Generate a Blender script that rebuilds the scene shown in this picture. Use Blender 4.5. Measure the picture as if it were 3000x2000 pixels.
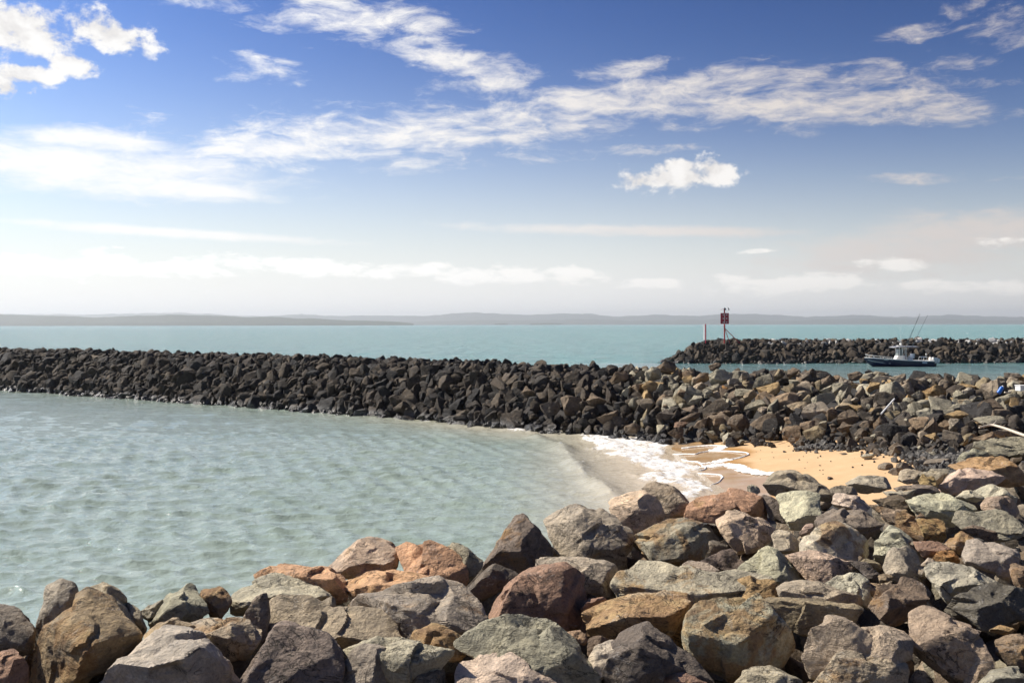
import bpy, bmesh, math, random
import numpy as np
from mathutils import Vector, Matrix, Euler

for _o in list(bpy.data.objects):
    bpy.data.objects.remove(_o)
scene = bpy.context.scene
COL = scene.collection
R = math.radians

# ------------------------------------------------------------------ camera
CAM_Z = 5.0            # eye height above the water
F = 2916.7             # focal length in pixels of the 3000 px wide photograph
HZ = 950.0             # row of the horizon in the photograph
cam_data = bpy.data.cameras.new("camera")
cam_data.lens = 35.0
cam_data.sensor_width = 36.0
cam_data.shift_y = -50.0 / 3000.0
cam_data.clip_start = 0.1
cam_data.clip_end = 60000.0
cam = bpy.data.objects.new("camera", cam_data)
COL.objects.link(cam)
cam.location = (0, 0, CAM_Z)
cam.rotation_euler = (R(90), R(0.095), 0)
scene.camera = cam

# ------------------------------------------------------------------ exposure
vs = scene.view_settings
vs.view_transform = 'Standard'
vs.look = 'None'
vs.exposure = 0.47
vs.gamma = 1.0
vs.use_curve_mapping = False
scene.cycles.use_denoising = True
scene.cycles.max_bounces = 6
scene.cycles.volume_bounces = 0

# ------------------------------------------------------------------ sun
SUN_AZ = 66.0      # degrees to the left of the view direction
SUN_EL = 44.0
sun_data = bpy.data.lights.new("sun", 'SUN')
sun_data.energy = 5.0
sun_data.angle = R(0.53)
sun_data.color = (1.0, 0.92, 0.79)
sun = bpy.data.objects.new("sun", sun_data)
COL.objects.link(sun)
sd = Vector((-math.sin(R(SUN_AZ)) * math.cos(R(SUN_EL)), math.cos(R(SUN_AZ)) * math.cos(R(SUN_EL)), math.sin(R(SUN_EL))))
sun.rotation_euler = sd.to_track_quat('Z', 'Y').to_euler()
sun.location = sd * 60


# ------------------------------------------------------------------ node helper
class NT:
    def __init__(self, tree):
        self.t = tree
        self.x = 0

    def node(self, typ, **kw):
        n = self.t.nodes.new(typ)
        self.x += 1
        n.location = (self.x * 30, -(self.x % 9) * 90)
        for k, v in kw.items():
            setattr(n, k, v)
        return n

    def put(self, sock, v):
        if isinstance(v, bpy.types.NodeSocket):
            self.t.links.new(v, sock)
        elif v is not None:
            if hasattr(sock, 'default_value'):
                try:
                    sock.default_value = v
                except Exception:
                    sock.default_value = tuple(v) + (1.0,)

    def math(self, op, a, b=None, c=None, clamp=False):
        n = self.node('ShaderNodeMath', operation=op, use_clamp=clamp)
        for s, v in zip(n.inputs, (a, b, c)):
            self.put(s, v)
        return n.outputs[0]

    def add(self, a, b): return self.math('ADD', a, b)
    def sub(self, a, b): return self.math('SUBTRACT', a, b)
    def mul(self, a, b): return self.math('MULTIPLY', a, b)

    def vmath(self, op, a, b=None, c=None):
        n = self.node('ShaderNodeVectorMath', operation=op)
        for s, v in zip(n.inputs, (a, b, c)):
            self.put(s, v)
        return n.outputs['Value'] if op in ('LENGTH', 'DOT_PRODUCT', 'DISTANCE') else n.outputs[0]

    def xyz(self, x, y, z):
        n = self.node('ShaderNodeCombineXYZ')
        for s, v in zip(n.inputs, (x, y, z)):
            self.put(s, v)
        return n.outputs[0]

    def sep(self, v):
        n = self.node('ShaderNodeSeparateXYZ')
        self.put(n.inputs[0], v)
        return n.outputs

    def noise(self, vec, scale, detail=4.0, rough=0.55, dist=0.0, color=False):
        n = self.node('ShaderNodeTexNoise')
        self.put(n.inputs['Vector'], vec)
        n.inputs['Scale'].default_value = scale
        n.inputs['Detail'].default_value = detail
        n.inputs['Roughness'].default_value = rough
        n.inputs['Distortion'].default_value = dist
        return n.outputs['Color' if color else 'Fac']

    def smooth(self, v, a, b, lo=0.0, hi=1.0):
        n = self.node('ShaderNodeMapRange', interpolation_type='SMOOTHSTEP')
        self.put(n.inputs[0], v)
        for k, q in zip((1, 2, 3, 4), (a, b, lo, hi)):
            self.put(n.inputs[k], q)
        return n.outputs[0]

    def lin(self, v, a, b, lo=0.0, hi=1.0):
        n = self.node('ShaderNodeMapRange')
        self.put(n.inputs[0], v)
        for k, q in zip((1, 2, 3, 4), (a, b, lo, hi)):
            self.put(n.inputs[k], q)
        return n.outputs[0]

    def mix(self, fac, a, b, mode='MIX'):
        n = self.node('ShaderNodeMix', data_type='RGBA', blend_type=mode)
        self.put(n.inputs[0], fac)
        self.put(n.inputs[6], a)
        self.put(n.inputs[7], b)
        return n.outputs[2]

    def ramp(self, fac, stops, interp='LINEAR'):
        n = self.node('ShaderNodeValToRGB')
        cr = n.color_ramp
        cr.interpolation = interp
        while len(cr.elements) < len(stops):
            cr.elements.new(0.5)
        for e, (p, c) in zip(cr.elements, stops):
            e.position = p
            e.color = tuple(c) + (1.0,) if len(c) == 3 else c
        self.put(n.inputs[0], fac)
        return n.outputs[0]

    def attr(self, name, typ='GEOMETRY', out='Fac'):
        n = self.node('ShaderNodeAttribute', attribute_type=typ, attribute_name=name)
        return n.outputs[out]


# ------------------------------------------------------------------ sky
world = bpy.data.worlds.new("World")
scene.world = world
world.use_nodes = True
wt = world.node_tree
wt.nodes.clear()
w = NT(wt)
sky = w.node('ShaderNodeTexSky', sky_type='NISHITA')
sky.sun_disc = False
sky.sun_elevation = R(SUN_EL)
sky.sun_rotation = R(-SUN_AZ)
sky.air_density = 1.0
sky.dust_density = 1.0
sky.ozone_density = 1.0
direction = w.node('ShaderNodeTexCoord').outputs['Generated']
dx, dy, dz = w.sep(direction)
az = w.math('ARCTAN2', dx, dy)
el = w.math('ARCSINE', dz)
ang = w.xyz(az, el, 0.0)
# the polarised deep blue of the photograph: the sky model with its contrast raised
base = w.vmath('SCALE', sky.outputs[0])
base.node.inputs['Scale'].default_value = 0.1
gm = w.node('ShaderNodeGamma')
w.put(gm.inputs[0], base)
gm.inputs[1].default_value = 2.3
deep = w.mix(1.0, gm.outputs[0], (0.84, 1.13, 1.42), 'MULTIPLY')
# white sea haze low over the horizon
side = w.smooth(az, -0.5, 0.6)
sun_cos = w.math('COSINE', w.add(az, R(SUN_AZ)))          # 1 under the sun, -1 opposite it
haze_col = w.ramp(w.lin(sun_cos, -1, 1, 0, 1), [(0.0, (0.13, 0.15, 0.19)), (0.25, (0.26, 0.27, 0.30)), (0.45, (0.64, 0.622, 0.60)), (0.67, (0.77, 0.755, 0.735)), (0.87, (0.81, 0.795, 0.77))])
hz_x = w.math('DIVIDE', w.math('MAXIMUM', el, 0.0), w.lin(side, 0, 1, 0.145, 0.112))
hz_fac = w.math('EXPONENT', w.mul(w.math('POWER', hz_x, 1.7), -1.0))
sky_col = w.mix(hz_fac, deep, haze_col)


def px_ang(x, y):
    """a spot of the 2352 px wide view as azimuth and elevation"""
    u, v = x * 3000 / 2352, y * 3000 / 2352
    a = math.atan((u - 1500) / F)
    return a, math.atan((HZ - v) / F * math.cos(a))


def blobs(items, grow=1.0):
    """distance field of soft ellipses in the sky: 1 at a centre, 0 at its edge"""
    best = None
    for it in items:
        x, y, rx, ry = it[:4]
        tilt = it[4] if len(it) > 4 else 0.0
        a, e = px_ang(x, y)
        k = 3000 / 2352 / F
        m = w.node('ShaderNodeMapping', vector_type='TEXTURE')
        w.put(m.inputs[0], ang)
        m.inputs['Location'].default_value = (a, e, 0)
        m.inputs['Rotation'].default_value = (0, 0, -tilt)
        m.inputs['Scale'].default_value = (rx * k * grow, ry * k * grow, 1)
        L = w.vmath('LENGTH', m.outputs[0])
        best = L if best is None else w.math('MINIMUM', best, L)
    return w.sub(1.0, best)


WISPS = [(780, 35, 150, 52, 0.18), (955, 50, 105, 34, 0.12), (980, 112, 110, 32, 0.2), (660, 50, 75, 16, 0), (480, 5, 70, 14, 0.1), (1110, 165, 120, 42, 0.2), (610, 150, 85, 16, 0.08), (625, 178, 62, 14, 0), (850, 312, 400, 48, -0.03), (1150, 285, 380, 48, -0.06), (1480, 232, 360, 52, -0.02), (1790, 222, 330, 60, 0.02), (2060, 238, 170, 40, 0.12), (1430, 165, 120, 22, -0.12), (2110, 195, 110, 16, 0.1), (1330, 250, 240, 45, 0), (1880, 265, 160, 24, 0.05), (1000, 380, 140, 12, -0.06), (1200, 352, 110, 13, 0.04), (740, 370, 110, 13, 0.05), (620, 380, 80, 12, 0), (1490, 344, 75, 9, 0), (2290, 52, 70, 28, 0.3), (2100, 78, 60, 13, -0.12), (2110, 412, 90, 9, 0.05)]
BANK = [(230, 385, 440, 70, 0.03), (440, 432, 220, 34, 0.04), (230, 325, 230, 32, .05), (620, 335, 190, 34, 0), (120, 310, 90, 24, 0), (30, 350, 120, 26, .1),
        (2150, 560, 420, 72, -.12), (1450, 530, 480, 16, .03), (420, 535, 420, 14, .04)]
PUFFS = [(40, 62, 160, 68, .1), (250, 72, 110, 44, .2), (165, 146, 62, 30, .1), (50, 172, 85, 32, -.1), (20, 200, 60, 24, 0),
         (1560, 408, 140, 34, 0), (1640, 392, 62, 34, 0.3), (1470, 416, 66, 28, 0), (1560, 385, 70, 24, 0)]
LOWPUFFS = [(300, 612, 330, 28, 0), (80, 615, 120, 24, 0), (620, 608, 200, 24, 0), (860, 622, 220, 24, 0), (1180, 632, 240, 24, 0), (1500, 650, 160, 14, 0), (1800, 655, 230, 26, 0),
            (2170, 656, 130, 15, 0), (2010, 610, 80, 17, 0), (1740, 578, 50, 9, 0), (2320, 655, 70, 18, 0), (2310, 556, 70, 12, 0)]
warp = w.noise(w.vmath('MULTIPLY', ang, (7.0, 14.0, 1.0)), 1.0, 4.0, 0.55, 0.0, True)
ang_w = w.vmath('ADD', ang, w.vmath('MULTIPLY', w.vmath('SUBTRACT', warp, (0.5, 0.5, 0.5)), (0.085, 0.03, 0.0)))
n_streak = w.noise(w.vmath('MULTIPLY', ang_w, (15.0, 52.0, 1.0)), 1.0, 11.0, 0.66, 0.25)
n_feath = w.noise(w.vmath('MULTIPLY', ang_w, (34.0, 95.0, 1.0)), 1.0, 8.0, 0.68, 0.5)
n_puff = w.noise(w.vmath('MULTIPLY', ang, (34.0, 46.0, 1.0)), 1.0, 10.0, 0.6, 0.15)
n_low = w.noise(w.vmath('MULTIPLY', ang, (22.0, 60.0, 1.0)), 1.0, 9.0, 0.6, 0.2)
n_soft = w.noise(w.vmath('MULTIPLY', ang_w, (5.0, 22.0, 1.0)), 1.0, 7.0, 0.58, 0.3)
tex_w = w.add(w.mul(w.sub(n_streak, 0.5), 3.0), w.mul(w.sub(n_feath, 0.5), 1.3))
FLECKS = [t for t in WISPS if t[2] < 95 or t[3] < 18]
WISPS = [t for t in WISPS if t not in FLECKS]
f_w = w.mul(w.math('MINIMUM', blobs(WISPS, 1.35), 0.58), 1.15)
f_f = w.sub(w.mul(w.math('MINIMUM', blobs(FLECKS, 1.9), 0.45), 1.0), 0.16)
d_w = w.smooth(w.add(w.math('MAXIMUM', f_w, f_f), tex_w), 0.02, 1.25)
d_b = w.mul(w.smooth(w.add(w.mul(w.math('MINIMUM', blobs(BANK, 1.1), 0.7), 1.2), w.mul(tex_w, 0.55)), 0.0, 1.0), 0.9)
d_p = w.smooth(w.add(blobs(PUFFS, 1.05), w.mul(w.sub(n_puff, 0.5), 3.1)), 0.06, 0.62)
d_l = w.mul(w.smooth(w.add(w.mul(w.math('MINIMUM', blobs(LOWPUFFS, 1.15), 0.6), 1.0), w.mul(w.sub(n_low, 0.5), 3.2)), 0.12, 0.7), 0.85)
# the same broken cloud goes on over the rest of the sky
n_far = w.noise(w.vmath('MULTIPLY', direction, (2.2, 2.2, 6.0)), 1.0, 8.0, 0.6, 0.4)
out_frame = w.math('MAXIMUM', w.smooth(w.math('ABSOLUTE', az), 0.5, 0.75), w.smooth(el, 0.34, 0.5))
d_far = w.mul(w.mul(w.smooth(n_far, 0.58, 0.8), 0.5), w.mul(out_frame, w.smooth(el, 0.02, 0.15)))
cloud_lit = w.mix(w.smooth(az, -0.35, 0.45), (0.79, 0.78, 0.765), (0.54, 0.49, 0.46))
puff_lit = w.mix(w.smooth(az, -0.2, 0.6), (0.74, 0.73, 0.72), (0.72, 0.69, 0.66))
col = w.mix(d_b, sky_col, cloud_lit)
col = w.mix(d_w, col, cloud_lit)
col = w.mix(d_l, col, w.mix(side, (0.93, 0.92, 0.895), (0.76, 0.725, 0.68)))
col = w.mix(d_p, col, w.mix(w.smooth(n_puff, 0.62, 0.38), puff_lit, w.mix(1.0, puff_lit, (0.80, 0.79, 0.79), 'MULTIPLY')))
col = w.mix(d_far, col, cloud_lit)
bg = w.node('ShaderNodeBackground')
final = w.vmath('SCALE', col)
final.node.inputs['Scale'].default_value = 10.0
w.put(bg.inputs[0], final)
bg.inputs[1].default_value = 0.1
wo = w.node('ShaderNodeOutputWorld')
wt.links.new(bg.outputs[0], wo.inputs[0])
world.cycles.sampling_method = 'MANUAL'
world.cycles.sample_map_resolution = 512


# ------------------------------------------------------------------ general helpers
rng = np.random.default_rng(7)


def P3(u, v, Y):
    """a point of the photograph at depth Y"""
    return np.array(((u - 1500) / F * Y, Y, CAM_Z - (v - HZ) / F * Y))


def onz(u, v, z=0.0):
    """the point where the sight line of a photograph pixel meets height z"""
    Y = (CAM_Z - z) * F / (v - HZ)
    return np.array(((u - 1500) / F * Y, Y, z))


def px_of(p):
    p = np.asarray(p, float)
    return 1500 + p[..., 0] / p[..., 1] * F, HZ + (CAM_Z - p[..., 2]) / p[..., 1] * F


def tag(o, label=None, cat=None, group=None, kind=None):
    if label: o['label'] = label
    if cat: o['category'] = cat
    if group: o['group'] = group
    if kind: o['kind'] = kind
    return o


def mesh_np(name, V, T, smooth=True):
    """a mesh from vertex and face arrays (all faces with the same number of corners)"""
    me = bpy.data.meshes.new(name)
    V = np.asarray(V, np.float32)
    T = np.asarray(T, np.int32)
    n, k = T.shape
    me.vertices.add(len(V))
    me.vertices.foreach_set('co', V.ravel())
    me.loops.add(n * k)
    me.loops.foreach_set('vertex_index', T.ravel())
    me.polygons.add(n)
    me.polygons.foreach_set('loop_start', np.arange(0, n * k, k, dtype=np.int32))
    me.polygons.foreach_set('use_smooth', np.full(n, smooth))
    me.update(calc_edges=True)
    return me


def add_attr(me, name, vals):
    a = me.attributes.new(name, 'FLOAT', 'POINT')
    a.data.foreach_set('value', np.asarray(vals, np.float32))


def add_color(me, name, cols):
    a = me.color_attributes.new(name, 'FLOAT_COLOR', 'POINT')
    a.data.foreach_set('color', np.asarray(cols, np.float32).ravel())


def link(name, me, mat=None, parent=None):
    o = bpy.data.objects.new(name, me)
    COL.objects.link(o)
    if mat is not None and me is not None:
        me.materials.clear()
        me.materials.append(mat)
    if parent is not None:
        o.parent = parent
    return o


def empty(name, loc, rz=0.0):
    o = bpy.data.objects.new(name, None)
    COL.objects.link(o)
    o.location = loc
    o.rotation_euler = (0, 0, rz)
    o.empty_display_size = 0.3
    return o


def grid_faces(nr, nc):
    i = np.arange(nr - 1)[:, None] * nc + np.arange(nc - 1)[None, :]
    i = i.ravel()
    return np.stack([i, i + 1, i + nc + 1, i + nc], 1)


def hash3(ix, iy, iz, seed):
    h = (ix.astype(np.uint32) * np.uint32(374761393) + iy.astype(np.uint32) * np.uint32(668265263)
         + iz.astype(np.uint32) * np.uint32(2246822519) + np.uint32((seed * 3266489917) & 0xffffffff))
    h ^= h >> np.uint32(15)
    h *= np.uint32(2246822519)
    h ^= h >> np.uint32(13)
    h *= np.uint32(3266489917)
    h ^= h >> np.uint32(16)
    return h.astype(np.float32) * np.float32(2.0 / 4294967295.0) - 1.0


def vnoise(p, seed=0):
    q = np.floor(p)
    f = (p - q).astype(np.float32)
    f = f * f * (3 - 2 * f)
    i = q.astype(np.int64)
    x, y, z = i[:, 0], i[:, 1], i[:, 2]
    r = 0
    for a in (0, 1):
        wx = f[:, 0] if a else 1 - f[:, 0]
        for b in (0, 1):
            wy = f[:, 1] if b else 1 - f[:, 1]
            for c in (0, 1):
                wz = f[:, 2] if c else 1 - f[:, 2]
                r = r + wx * wy * wz * hash3(x + a, y + b, z + c, seed)
    return r


def fbm(p, octaves=4, seed=0, gain=0.5):
    r, a = 0, 1.0
    for k in range(octaves):
        r = r + a * vnoise(p * (2.03 ** k) + 17.3 * k, seed + k)
        a *= gain
    return r


def sstep(x, a, b):
    t = np.clip((x - a) / (b - a), 0, 1)
    return t * t * (3 - 2 * t)


def polyline_dist(px, py, pts):
    """distance to a polyline in plan, and the side of it (+ on the left of its direction)"""
    best = np.full(px.shape, 1e9)
    side = np.zeros(px.shape)
    for (ax, ay), (bx, by) in zip(pts[:-1], pts[1:]):
        ex, ey = bx - ax, by - ay
        t = np.clip(((px - ax) * ex + (py - ay) * ey) / (ex * ex + ey * ey + 1e-12), 0, 1)
        d = np.hypot(px - ax - t * ex, py - ay - t * ey)
        s = ex * (py - ay) - ey * (px - ax)
        m = d < best
        best = np.where(m, d, best)
        side = np.where(m, np.sign(s), side)
    return best, side


def in_poly(px, py, pts):
    r = np.zeros(px.shape, bool)
    n = len(pts)
    for i in range(n):
        ax, ay = pts[i]
        bx, by = pts[(i + 1) % n]
        c = ((ay > py) != (by > py)) & (px < (bx - ax) * (py - ay) / (by - ay + 1e-12) + ax)
        r ^= c
    return r


def smooth_poly(pts, n=8):
    """a Catmull-Rom curve through points"""
    p = np.asarray(pts, float)
    p = np.vstack([2 * p[0] - p[1], p, 2 * p[-1] - p[-2]])
    out = []
    for i in range(1, len(p) - 2):
        for t in np.arange(n) / n:
            out.append(0.5 * (2 * p[i] + (p[i + 1] - p[i - 1]) * t + (2 * p[i - 1] - 5 * p[i] + 4 * p[i + 1] - p[i + 2]) * t * t
                              + (3 * p[i] - p[i - 1] - 3 * p[i + 1] + p[i + 2]) * t ** 3))
    out.append(p[-2])
    return np.array(out)


# ------------------------------------------------------------------ materials
def new_mat(name):
    m = bpy.data.materials.new(name)
    m.use_nodes = True
    m.node_tree.nodes.clear()
    n = NT(m.node_tree)
    out = n.node('ShaderNodeOutputMaterial')
    b = n.node('ShaderNodeBsdfPrincipled')
    m.node_tree.links.new(b.outputs[0], out.inputs[0])
    return m, n, b, out


def plain(name, color, rough=0.5, metal=0.0, vary=0.12, scale=6.0):
    m, n, b, _ = new_mat(name)
    tc = n.node('ShaderNodeTexCoord').outputs['Object']
    k = n.noise(tc, scale, 4, 0.6)
    c = n.mix(n.lin(k, 0.3, 0.7), tuple(x * (1 - vary) for x in color), tuple(min(1, x * (1 + vary)) for x in color))
    n.put(b.inputs['Base Color'], c)
    b.inputs['Roughness'].default_value = rough
    b.inputs['Metallic'].default_value = metal
    return m


def rock_material(name, per_object=True, wet_shore=False, tex=1.0):
    m, n, b, _ = new_mat(name)
    tc = n.node('ShaderNodeTexCoord')
    vec = tc.outputs['Object']
    geo = n.node('ShaderNodeNewGeometry')
    if per_object:
        oi = n.node('ShaderNodeObjectInfo')
        base, stain = oi.outputs['Color'], oi.outputs['Alpha']
        shift = n.vmath('SCALE', (37.1, 17.7, 53.3))
        n.put(shift.node.inputs['Scale'], oi.outputs['Random'])
        vec = n.vmath('ADD', n.vmath('MULTIPLY', geo.outputs['Position'], (tex, tex, tex)), shift)
    else:
        at = n.node('ShaderNodeAttribute', attribute_name='tint')
        base, stain = at.outputs['Color'], at.outputs['Alpha']
        vec = n.vmath('MULTIPLY', geo.outputs['Position'], (tex, tex, tex))
    big = n.noise(vec, 1.7, 5, 0.6, 0.4)
    mid = n.noise(vec, 7.0, 6, 0.65, 0.3)
    fine = n.noise(vec, 42.0, 4, 0.7)
    c = n.mix(1.0, base, n.ramp(big, [(0.3, (0.66, 0.66, 0.68)), (0.5, (0.98, 0.98, 0.98)), (0.72, (1.34, 1.31, 1.26))]), 'MULTIPLY')
    c = n.mix(1.0, c, n.ramp(mid, [(0.25, (0.66, 0.66, 0.67)), (0.5, (1.0, 1.0, 1.0)), (0.75, (1.36, 1.34, 1.30))]), 'MULTIPLY')
    # iron staining in patches
    st = n.noise(n.vmath('ADD', vec, (5.2, 1.3, 8.8)), 2.6, 6, 0.62, 0.6)
    thr = n.sub(0.80, n.mul(stain, 0.42))
    sf = n.smooth(st, thr, n.add(thr, 0.14))
    scol = n.ramp(n.noise(vec, 5.0, 4, 0.6), [(0.3, (0.17, 0.085, 0.035)), (0.5, (0.32, 0.185, 0.075)), (0.7, (0.42, 0.29, 0.13))])
    c = n.mix(n.mul(sf, 0.75), c, scol)
    # pale mineral veins and scratches
    vn = n.noise(n.vmath('MULTIPLY', vec, (1.0, 1.0, 1.6)), 2.3, 5, 0.6, 1.2)
    vein = n.smooth(n.math('ABSOLUTE', n.sub(vn, 0.5)), 0.012, 0.0)
    vein = n.mul(vein, n.smooth(n.noise(vec, 3.1, 3, 0.6), 0.5, 0.62))
    c = n.mix(n.mul(vein, 0.45), c, (0.42, 0.40, 0.37))
    # grain
    c = n.mix(1.0, c, n.ramp(fine, [(0.3, (0.74, 0.74, 0.75)), (0.5, (1.0, 1.0, 1.0)), (0.72, (1.28, 1.27, 1.25))]), 'MULTIPLY')
    # dark cracks
    cn = n.noise(n.vmath('ADD', n.vmath('MULTIPLY', vec, (1.3, 1.3, 2.2)), (9.1, 2.2, 4.4)), 1.6, 6, 0.6, 1.6)
    crack = n.smooth(n.math('ABSOLUTE', n.sub(cn, 0.48)), 0.014, 0.003)
    crack = n.mul(crack, n.smooth(n.noise(vec, 1.2, 3, 0.6), 0.47, 0.6))
    c = n.mix(n.mul(crack, 0.7), c, (0.03, 0.027, 0.024))
    # dark pits and lichen specks
    pit = n.smooth(n.noise(vec, 17.0, 3, 0.6), 0.66, 0.74)
    c = n.mix(n.mul(pit, 0.55), c, (0.035, 0.033, 0.03))
    rough = n.lin(mid, 0.2, 0.8, 0.72, 0.95)
    spec = 0.28
    if wet_shore:
        z = n.sep(geo.outputs['Position'])[2]
        zz = n.add(z, n.mul(n.sub(big, 0.5), 0.5))
        wet = n.smooth(zz, 0.55, 0.12)
        c = n.mix(wet, c, n.mix(1.0, c, (0.36, 0.36, 0.38), 'MULTIPLY'))
        rough = n.math('SUBTRACT', rough, n.mul(wet, 0.55))
        spec = n.add(0.28, n.mul(wet, 0.35))
    n.put(b.inputs['Base Color'], c)
    n.put(b.inputs['Roughness'], rough)
    n.put(b.inputs['Specular IOR Level'], spec)
    layer = n.noise(n.vmath('MULTIPLY', vec, (3.0, 3.0, 9.0)), 1.0, 7, 0.68, 0.5)
    h = n.sub(n.add(n.mul(layer, 0.9), n.add(n.mul(mid, 0.8), n.mul(fine, 0.2))), n.mul(crack, 0.35))
    bp = n.node('ShaderNodeBump')
    bp.inputs['Strength'].default_value = 1.0
    bp.inputs['Distance'].default_value = 0.075 / tex
    n.put(bp.inputs['Height'], h)
    n.put(b.inputs['Normal'], bp.outputs[0])
    return m


M_BOULDER = rock_material("boulder_stone", True)
M_SHORE = rock_material("breakwater_stone", True, True, 1.0)
M_RUBBLE = rock_material("rubble_stone", False, True, 1.0)
M_GROUND = plain("rubble_ground", (0.035, 0.032, 0.03), 0.95, 0, 0.5, 3.0)  # near-black colour, so gaps between stones read as deep shadow

# ------------------------------------------------------------------ plan of the place
# breakwater: foot and crest of the slope that faces the camera, from far left to near right
BW = [((-60, 93, -0.4), (-66, 103, 3.1)), (onz(0, 1141), onz(0, 1017, 3.1)), (onz(640, 1186), onz(640, 1033, 3.08)), (onz(1200, 1228), onz(1200, 1052, 2.97)),
      (onz(1600, 1268), onz(1600, 1068, 2.93)), (onz(1890, 1286, 0.1), onz(1890, 1076, 2.9)), (onz(2110, 1298, 0.35), onz(2110, 1084, 2.85)),
      (onz(2500, 1312, 0.8), onz(2500, 1094, 2.8)), (onz(2750, 1332, 1.05), onz(2720, 1102, 2.8)), (onz(3000, 1300, 1.35), onz(3000, 1106, 2.88)),
      ((21, 29, 1.6), (27, 41, 2.9)), ((30, 28, 1.8), (36, 43, 2.9))]
BW_F = np.array([p[0] for p in BW], float)
BW_C = np.array([p[1] for p in BW], float)
FAR = [((17.8, 129.0, -0.6), (18.6, 129.6, -0.3)), ((19.6, 127.0, -0.3), (21.0, 129.8, 0.9)), ((22.0, 126.0, -0.1), (23.6, 130.4, 2.3)), ((25.0, 125.6, 0), (26.0, 131, 2.85)),
       ((40, 125.6, 0), (40, 131, 2.8)), ((62, 126.2, 0), (62, 131.6, 2.85)), ((95, 127, 0), (95, 132.4, 2.9))]
FAR_F = np.array([p[0] for p in FAR], float)
FAR_C = np.array([p[1] for p in FAR], float)


def strip_point(Fp, Cp, back, t, s):
    """t runs along the wall (0..n-1), s up the slope (0 foot, 1 crest) and on over the top (1..2) and down the back (2..3)"""
    i = np.clip(t.astype(int), 0, len(Fp) - 2)
    f = (t - i)[:, None]
    a = Fp[i] * (1 - f) + Fp[i + 1] * f
    c = Cp[i] * (1 - f) + Cp[i + 1] * f
    d = (c - a)
    d[:, 2] = 0
    d /= np.linalg.norm(d, axis=1)[:, None] + 1e-9
    b1 = c + d * back
    b2 = b1 + d * 5.5
    b2[:, 2] = -1.2
    s = s[:, None]
    return np.where(s <= 1, a + (c - a) * s, np.where(s <= 2, c + (b1 - c) * (s - 1), b1 + (b2 - b1) * (s - 2)))


def strip_mesh(name, Fp, Cp, back, sink):
    nt = (len(Fp) - 1) * 8 + 1
    S = np.array([-0.25, 0, 0.25, 0.5, 0.75, 1, 1.5, 2, 2.5, 3])
    t, s = np.meshgrid(np.linspace(0, len(Fp) - 1, nt), S, indexing='ij')
    V = strip_point(Fp, Cp, back, t.ravel(), s.ravel())
    V[:, 2] -= sink
    V += 0.12 * np.stack([vnoise(V * 0.9, k) for k in (3, 4, 5)], 1)
    return mesh_np(name, V, grid_faces(nt, len(S)), False)


tag(link("breakwater_core", strip_mesh("breakwater_core", BW_F, BW_C, 2.6, 0.5), M_GROUND), kind='structure')
tag(link("far_breakwater_core", strip_mesh("far_breakwater_core", FAR_F, FAR_C, 2.6, 0.4), M_GROUND), kind='structure')

# line where the near bank breaks down towards the water and the beach
CREST = [(-30, 12.0), (-12, 10.2)] + [tuple(onz(u, v, z)[:2]) for u, v, z in
         ((0, 1760, 2.15), (600, 1700, 2.15), (1000, 1610, 2.15), (1600, 1500, 2.15), (1900, 1430, 2.1), (2200, 1405, 2.0), (2600, 1400, 1.95), (2760, 1370, 1.9), (2840, 1330, 1.85), (2960, 1300, 1.85))] + [(16.5, 30), (17.5, 36)]


def bank_side(x, y):
    d, s = polyline_dist(x, y, CREST)
    return np.where(s < 0, d, -d)      # + on the camera's side


def sand_z(x, y):
    return 0.135 * (x - 6.4 - 0.02 * (y - 35)) - 0.004 * np.maximum(x - 9, 0) ** 2


def ground_z(x, y):
    d = bank_side(x, y) + np.where(x > 7, 0.2, 0.8)
    bank = np.where(d > 0, 1.35, 1.35 + d * 0.85)
    bank = np.where(y > 33, np.minimum(bank, 1.5 - (y - 33) * 0.6), bank)
    bed = np.clip(sand_z(x, y) - 0.15, -1.6, 1.2)
    bed = np.where(y > 48, -1.6, bed)
    return np.maximum(bank, bed)


gx = np.concatenate([np.arange(-120, -30, 6.0), np.arange(-30, 40, 0.5), np.arange(40, 130, 6.0)])
gy = np.concatenate([np.arange(-40, -6, 4.0), np.arange(-6, 50, 0.5), np.arange(50, 160, 8.0)])
GX, GY = np.meshgrid(gx, gy)
gz = ground_z(GX.ravel(), GY.ravel()) + 0.1 * vnoise(np.stack([GX.ravel() * 1.3, GY.ravel() * 1.3, 0 * GX.ravel()], 1), 9)
tag(link("ground", mesh_np("ground", np.stack([GX.ravel(), GY.ravel(), gz], 1), grid_faces(len(gy), len(gx)), False), M_GROUND), kind='structure')

# ------------------------------------------------------------------ beach sand
Z6 = lambda x, y: (1900 + x / 5.88, 1280 + y / 5.88)
FOAM_LINES = [[(400, 312), (600, 306), (800, 306), (870, 285), (960, 268), (1100, 252), (1400, 260), (1600, 274), (1700, 292), (1712, 318), (1640, 350), (1520, 380), (1400, 402), (1150, 450), (980, 466), (880, 468)],
              [(700, 632), (860, 642), (1000, 650), (1200, 664), (1262, 690), (1262, 720), (1200, 795), (1100, 835), (1010, 880)],
              [(560, 205), (700, 190), (900, 168), (1100, 160), (1350, 172)],
              [(560, 400), (700, 432), (830, 440), (900, 470), (930, 510), (980, 520), (960, 570), (860, 600), (720, 628)]]
SPECKLE = [[(1000, 512), (1150, 500), (1300, 492), (1500, 505), (1600, 550), (1700, 596)], [(1700, 596), (1900, 628), (2100, 645), (2300, 655)], [(1120, 240), (1200, 215), (1300, 172)], [(1150, 440), (1250, 425), (1330, 405)]]


def sand_hit(u, v):
    z = 0.2
    for _ in range(12):
        p = onz(u, v, z)
        z = float(sand_z(p[0], p[1]))
        z = max(z, -0.05)
    return onz(u, v, z)


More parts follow.
